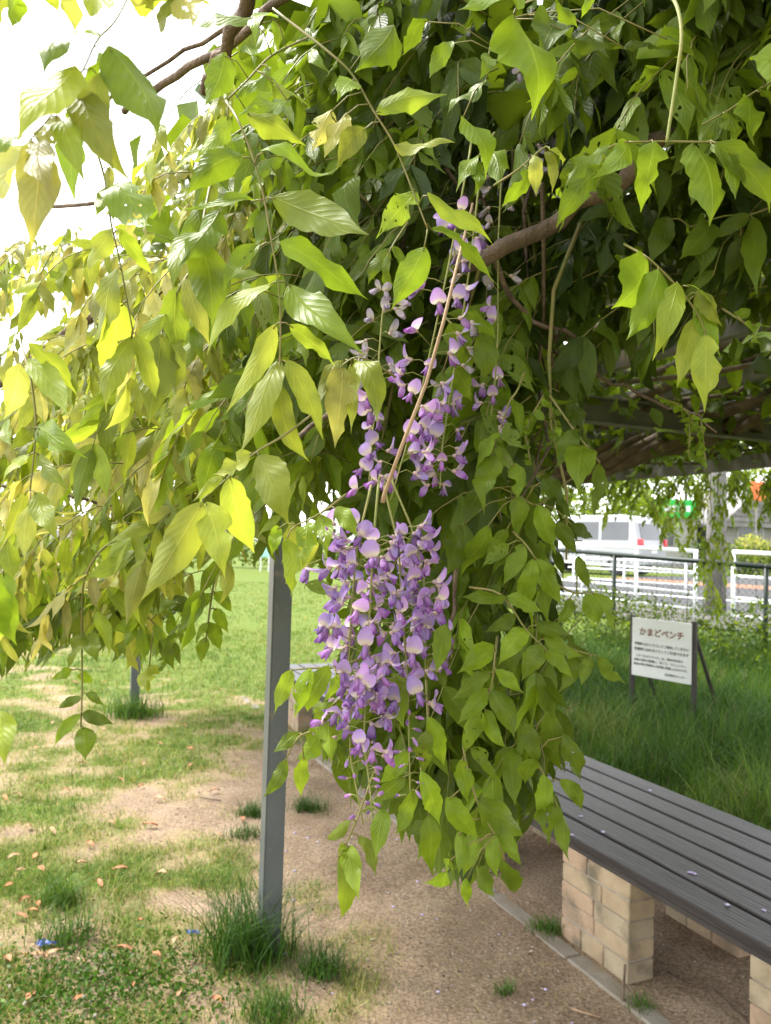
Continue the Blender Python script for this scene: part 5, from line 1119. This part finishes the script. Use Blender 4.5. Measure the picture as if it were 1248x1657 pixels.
# ---- FLOWERS
def petal(base, e, nrm, L, W, cup, bend, ns=5, nt_=5, tipw=.75):
    """rounded petal grid"""
    S = np.linspace(0, 1, ns); T = np.linspace(-1, 1, nt_); V = []; U = []
    b = np.cross(nrm, e)
    for s in S:
        w_ = W / 2 * (math.sin(math.pi * min(.93, .12 + s * .83)) ** .6)
        th = bend * s; c = base + e * (L * math.sin(max(th, 1e-4)) / max(bend, 1e-4) if bend > 1e-3 else L * s) + nrm * (L * (1 - math.cos(th)) / max(bend, 1e-4) if bend > 1e-3 else 0)
        for t in T: V.append(c + b * t * w_ + nrm * cup * t * t * w_); U.append((s, (t + 1) / 2))
    F = [(i * nt_ + j, i * nt_ + j + 1, (i + 1) * nt_ + j + 1, (i + 1) * nt_ + j) for i in range(ns - 1) for j in range(nt_ - 1)]
    return V, F, U
def flower_mesh(seed, openness=1.0, wilt=False):
    r = random.Random(seed); V = []; F = []; U = []; M = []
    def put(v, f, u, m):
        n = len(V); V.extend(v); F.extend([tuple(i + n for i in q_) for q_ in f]); U.extend(u); M.extend([m] * len(f))
    X = np.array([1., 0, 0]); Z = np.array([0, 0, 1.]); Y = np.array([0, 1., 0])
    q = MB(); q.tube([(-.02, 0, 0), (.06, 0, 0), (.20, 0, 0), (.27, 0, 0)], [.03, .12, .14, .12], 7); put([np.array(v) for v in q.v], q.f, [(0, .5)] * len(q.v), 2)
    # banner: rises and reflexes
    a = math.radians(r.uniform(35, 75) * openness + 8); e = X * math.cos(a) + Z * math.sin(a); nn = -X * math.sin(a) + Z * math.cos(a)
    v, f, u = petal(X * .20 + Z * .05, e, nn, r.uniform(.85, 1.0), r.uniform(.85, 1.05) * (.6 + .4 * openness), -.35 + r.uniform(-.2, .3), r.uniform(.5, 1.1) * openness + .05, 6, 5); put(v, f, u, 0)
    # keel and wings: closed boat pointing forward and down
    a = math.radians(r.uniform(-62, -28)); e = X * math.cos(a) + Z * math.sin(a); nn = -X * math.sin(a) + Z * math.cos(a)
    q = MB(); b0 = X * .20 - Z * .02; pts = [b0 + e * t * .82 + nn * .10 * math.sin(t * 3.1) for t in (0, .2, .45, .7, .9, 1.0)]
    q.tube(pts, [.07, .14, .18, .165, .10, .02], 7); put([np.array(p_) for p_ in q.v], q.f, [(min(1, .25 + .75 * (i // 7) / 5), .5) for i in range(len(q.v))], 1)
    for s in (-1, 1):
        ee = (e + Y * s * .25 * openness + Z * .12); ee /= np.linalg.norm(ee)
        v, f, u = petal(b0 + Y * s * .06, ee, np.cross(ee, Z * s) if False else Y * s, .80, .42, -.25, .25, 5, 3); put(v, f, u, 1 if r.random() < .6 else 0)
    mats = [M_WILT, M_WILT, M_CALYX] if wilt else [M_BANNER, M_KEEL, M_CALYX]
    return mesh_np('flower', np.array(V), F, mats, uv=np.array(U), midx=M)
def bud_mesh(seed):
    r = random.Random(seed); q = MB()
    q.tube([(-.02, 0, 0), (.08, 0, 0), (.2, 0, -.01)], [.03, .10, .12], 7, mi=1)
    q.tube([(.16, 0, 0), (.32, 0, .02), (.55, 0, .03), (.75, 0, .01), (.86, 0, 0)], [.10, .155, .15, .09, .015], 8, mi=0)
    return q.mesh('bud', [M_BUD if seed % 2 else M_KEEL, M_CALYX], smooth=True)
FLM = [flower_mesh(i, [1, .9, 1, .7, .85, 1, .55, .95][i]) for i in range(8)]; FLW = [flower_mesh(40 + i, .4, True) for i in range(3)]; BUD = [bud_mesh(i) for i in range(3)]
for m_ in BUD:
    if not m_.uv_layers: m_.uv_layers.new(name='UVMap')
fl = np.random.default_rng(31); nfl = 0
def place(me, name, pos, out, size, parent, roll=0.0):
    X = unit(out); Y = unit(np.cross(ZD, X)); Z = np.cross(X, Y)
    c, s = math.cos(roll), math.sin(roll); Y, Z = Y * c + Z * s, Z * c - Y * s
    o = link(name, me, parent)
    M = Matrix(((X[0] * size, Y[0] * size, Z[0] * size, pos[0]), (X[1] * size, Y[1] * size, Z[1] * size, pos[1]), (X[2] * size, Y[2] * size, Z[2] * size, pos[2]), (0, 0, 0, 1)))
    o.matrix_basis = M
    return o
def raceme(pts, dep, runs, label, r0=.0016):
    """pts: stem pixels; runs: (f0, f1, count, radius_px, size, kind)"""
    global nfl
    k = len(pts); W3 = [P(x, y, dep[0] + (dep[1] - dep[0]) * j / (k - 1)) for j, (x, y) in enumerate(pts)]
    if r0 > .001: W3 = [P(pts[0][0] + 10, pts[0][1] - 18, dep[0] + .20), P(pts[0][0] + 3, pts[0][1] - 22, dep[0] + .07)] + W3; runs = [(c[0] + (1 - c[0]) * 2 / (k + 1), c[1] + (1 - c[1]) * 2 / (k + 1)) + tuple(c[2:]) for c in runs]
    dense = []
    for a, b in zip(W3[:-1], W3[1:]): dense += [a + (b - a) * i / 6 for i in range(6)]
    dense.append(W3[-1]); dense = np.array(dense); nD = len(dense)
    q = MB(); q.tube(list(dense), list(np.linspace(r0, r0 * .45, nD)), 6)
    items = []
    for (f0, f1, cnt, rad, size, kind) in runs:
        for j in range(cnt):
            f = f0 + (f1 - f0) * (j + fl.random() * .9) / cnt; x = f * (nD - 1); i = min(int(x), nD - 2); c = dense[i] + (dense[i + 1] - dense[i]) * (x - i)
            a = fl.uniform(0, 2 * math.pi)
            if fl.random() < .45: a = fl.uniform(-.3, math.pi + .3) + math.pi          # favour the open side
            od = np.array([math.cos(a), math.sin(a), 0.0]); R_ = rad * fl.uniform(.55, 1.1) * dep[0] / FPX
            e = c + od * R_ + ZD * fl.uniform(-.1, .5) * R_; mid = c + od * R_ * .55 + ZD * (.25 * R_)
            q.tube([c, mid, e], [.00055, .0005, .0006], 4)
            items.append((e, unit(od + ZD * fl.uniform(-.9, .15) + fl.normal(0, .2, 3)), size * fl.uniform(.85, 1.12), kind))
    o = q.obj('flower_raceme', M_STALK, vine, smooth=True); o['label'] = label
    for (e, od, sz, kind) in items:
        if kind == 'f': me = FLM[int(fl.integers(0, 8))]
        elif kind == 'w': me = FLW[int(fl.integers(0, 3))]
        else: me = BUD[int(fl.integers(0, 3))]
        place(me, 'flower' if kind != 'b' else 'bud', e, od, sz, o, fl.normal(0, .35)); nfl += 1
raceme([(612, 790), (604, 880), (598, 1000), (592, 1120), (589, 1200), (598, 1270), (605, 1345)], (.84, .82), [(.15, .55, 40, 40, .0178, 'f'), (.50, .74, 12, 28, .0165, 'f'), (.64, 1.0, 17, 15, .0125, 'b')], 'longest violet flower raceme with small buds at its tip')
raceme([(622, 790), (645, 880), (652, 1000), (660, 1100), (662, 1200), (664, 1292)], (.86, .85), [(.15, .70, 36, 38, .0178, 'f'), (.60, 1.0, 16, 14, .0125, 'b')], 'violet raceme with bare budded tip')
raceme([(600, 790), (578, 880), (568, 1000), (562, 1120), (568, 1230), (588, 1335)], (.85, .83), [(.14, .74, 42, 36, .0178, 'f'), (.62, 1.0, 16, 16, .0125, 'b')], 'dense violet raceme beside the grey post')
raceme([(635, 780), (665, 850), (685, 930), (690, 1010), (688, 1095)], (.87, .86), [(.25, 1.0, 28, 22, .0178, 'f')], 'short violet raceme in front of dark leaves')
raceme([(760, 250), (745, 330), (728, 420), (703, 540), (680, 640), (655, 730), (632, 810)], (.92, .88), [(.18, .95, 36, 34, .0175, 'f')], 'loose violet raceme beside the dry tan stalk')
raceme([(628, 440), (618, 520), (610, 620), (602, 720), (596, 800)], (.94, .90), [(.1, .55, 14, 24, .0175, 'w'), (.45, 1.0, 14, 28, .0175, 'f')], 'fading pale raceme with withered flowers')
raceme([(775, 300), (762, 420), (745, 540), (728, 640), (716, 720), (712, 790)], (.95, .90), [(.1, .6, 8, 20, .017, 'w'), (.62, 1.0, 22, 26, .0178, 'f')], 'violet raceme half hidden by green leaves')
raceme([(812, 270), (806, 400), (806, 540), (800, 640), (790, 700)], (1.04, 1.0), [(.0, .4, 9, 24, .017, 'w'), (.4, 1.0, 14, 18, .0175, 'f')], 'shaded violet raceme deep among dark leaves')
raceme([(860, 120), (850, 200), (840, 300)], (1.15, 1.1), [(.1, 1.0, 12, 30, .017, 'w')], 'withered brownish raceme in the deep shade')
raceme([(520, 905), (502, 912), (487, 916)], (.80, .79), [(.8, 1.0, 1, 6, .018, 'f')], 'single stray violet flower on a thin stalk', r0=.0006)
raceme([(560, 1000), (545, 1012), (530, 1018), (512, 1022)], (.82, .80), [(.3, 1.0, 6, 14, .0165, 'f')], 'small side spray of violet flowers', r0=.0007)
print('flowers', nfl)
# tan dry stalk crossing the flowers
q = MB(); q.tube([P(765, 330, .93), P(742, 420, .84), P(718, 520, .82), P(690, 620, .81), P(655, 710, .81), P(622, 800, .815), P(620, 812, .82)], [.0015, .0017, .0019, .0019, .0021, .0022, .0027], 8); so_ = q.obj('dry_stalk', M_STRAW, vine, smooth=True); so_['label'] = 'straight tan dry stalk crossing the violet flowers'
# skeletons of caterpillar-eaten leaves
for i, (pts, dd_) in enumerate((([(1060, 640), (1100, 655), (1115, 672), (1125, 690), (1140, 720)], 1.1), ([(1115, 672), (1117, 700), (1114, 735)], 1.1), ([(1135, 680), (1138, 720), (1142, 745)], 1.1), ([(880, 640), (862, 670), (850, 700), (858, 745)], 1.0), ([(890, 650), (900, 690), (893, 715)], 1.0))):
    q = MB(); W3 = [P(x, y, dd_) for x, y in pts]; q.tube(W3, .0011, 4); rr = random.Random(i); sk = q.obj('eaten_leaf', M_RACH, vine)
    c = []; dv = []
    for a, b in zip(W3[:-1], W3[1:]):
        for f in np.linspace(0, 1, 6): c.append(a + (b - a) * f); dv.append(np.array([rr.gauss(0, 1), rr.gauss(0, 1), rr.gauss(-.6, .8)]))
    c = np.array(c); dv = unit(np.array(dv)); V, F, uv_, T = leaf_geo(c, dv, -CAMF[None] + fr.normal(0, .5, (len(c), 3)), fr.uniform(.006, .022, len(c)), fr.uniform(.005, .014, len(c)), np.full(len(c), .55), 'low', fr)
    tag(link('leaf_shreds', flat_mesh('leaf_shreds', V, F, uv_, T, [M_LEAF]), sk), kind='stuff')
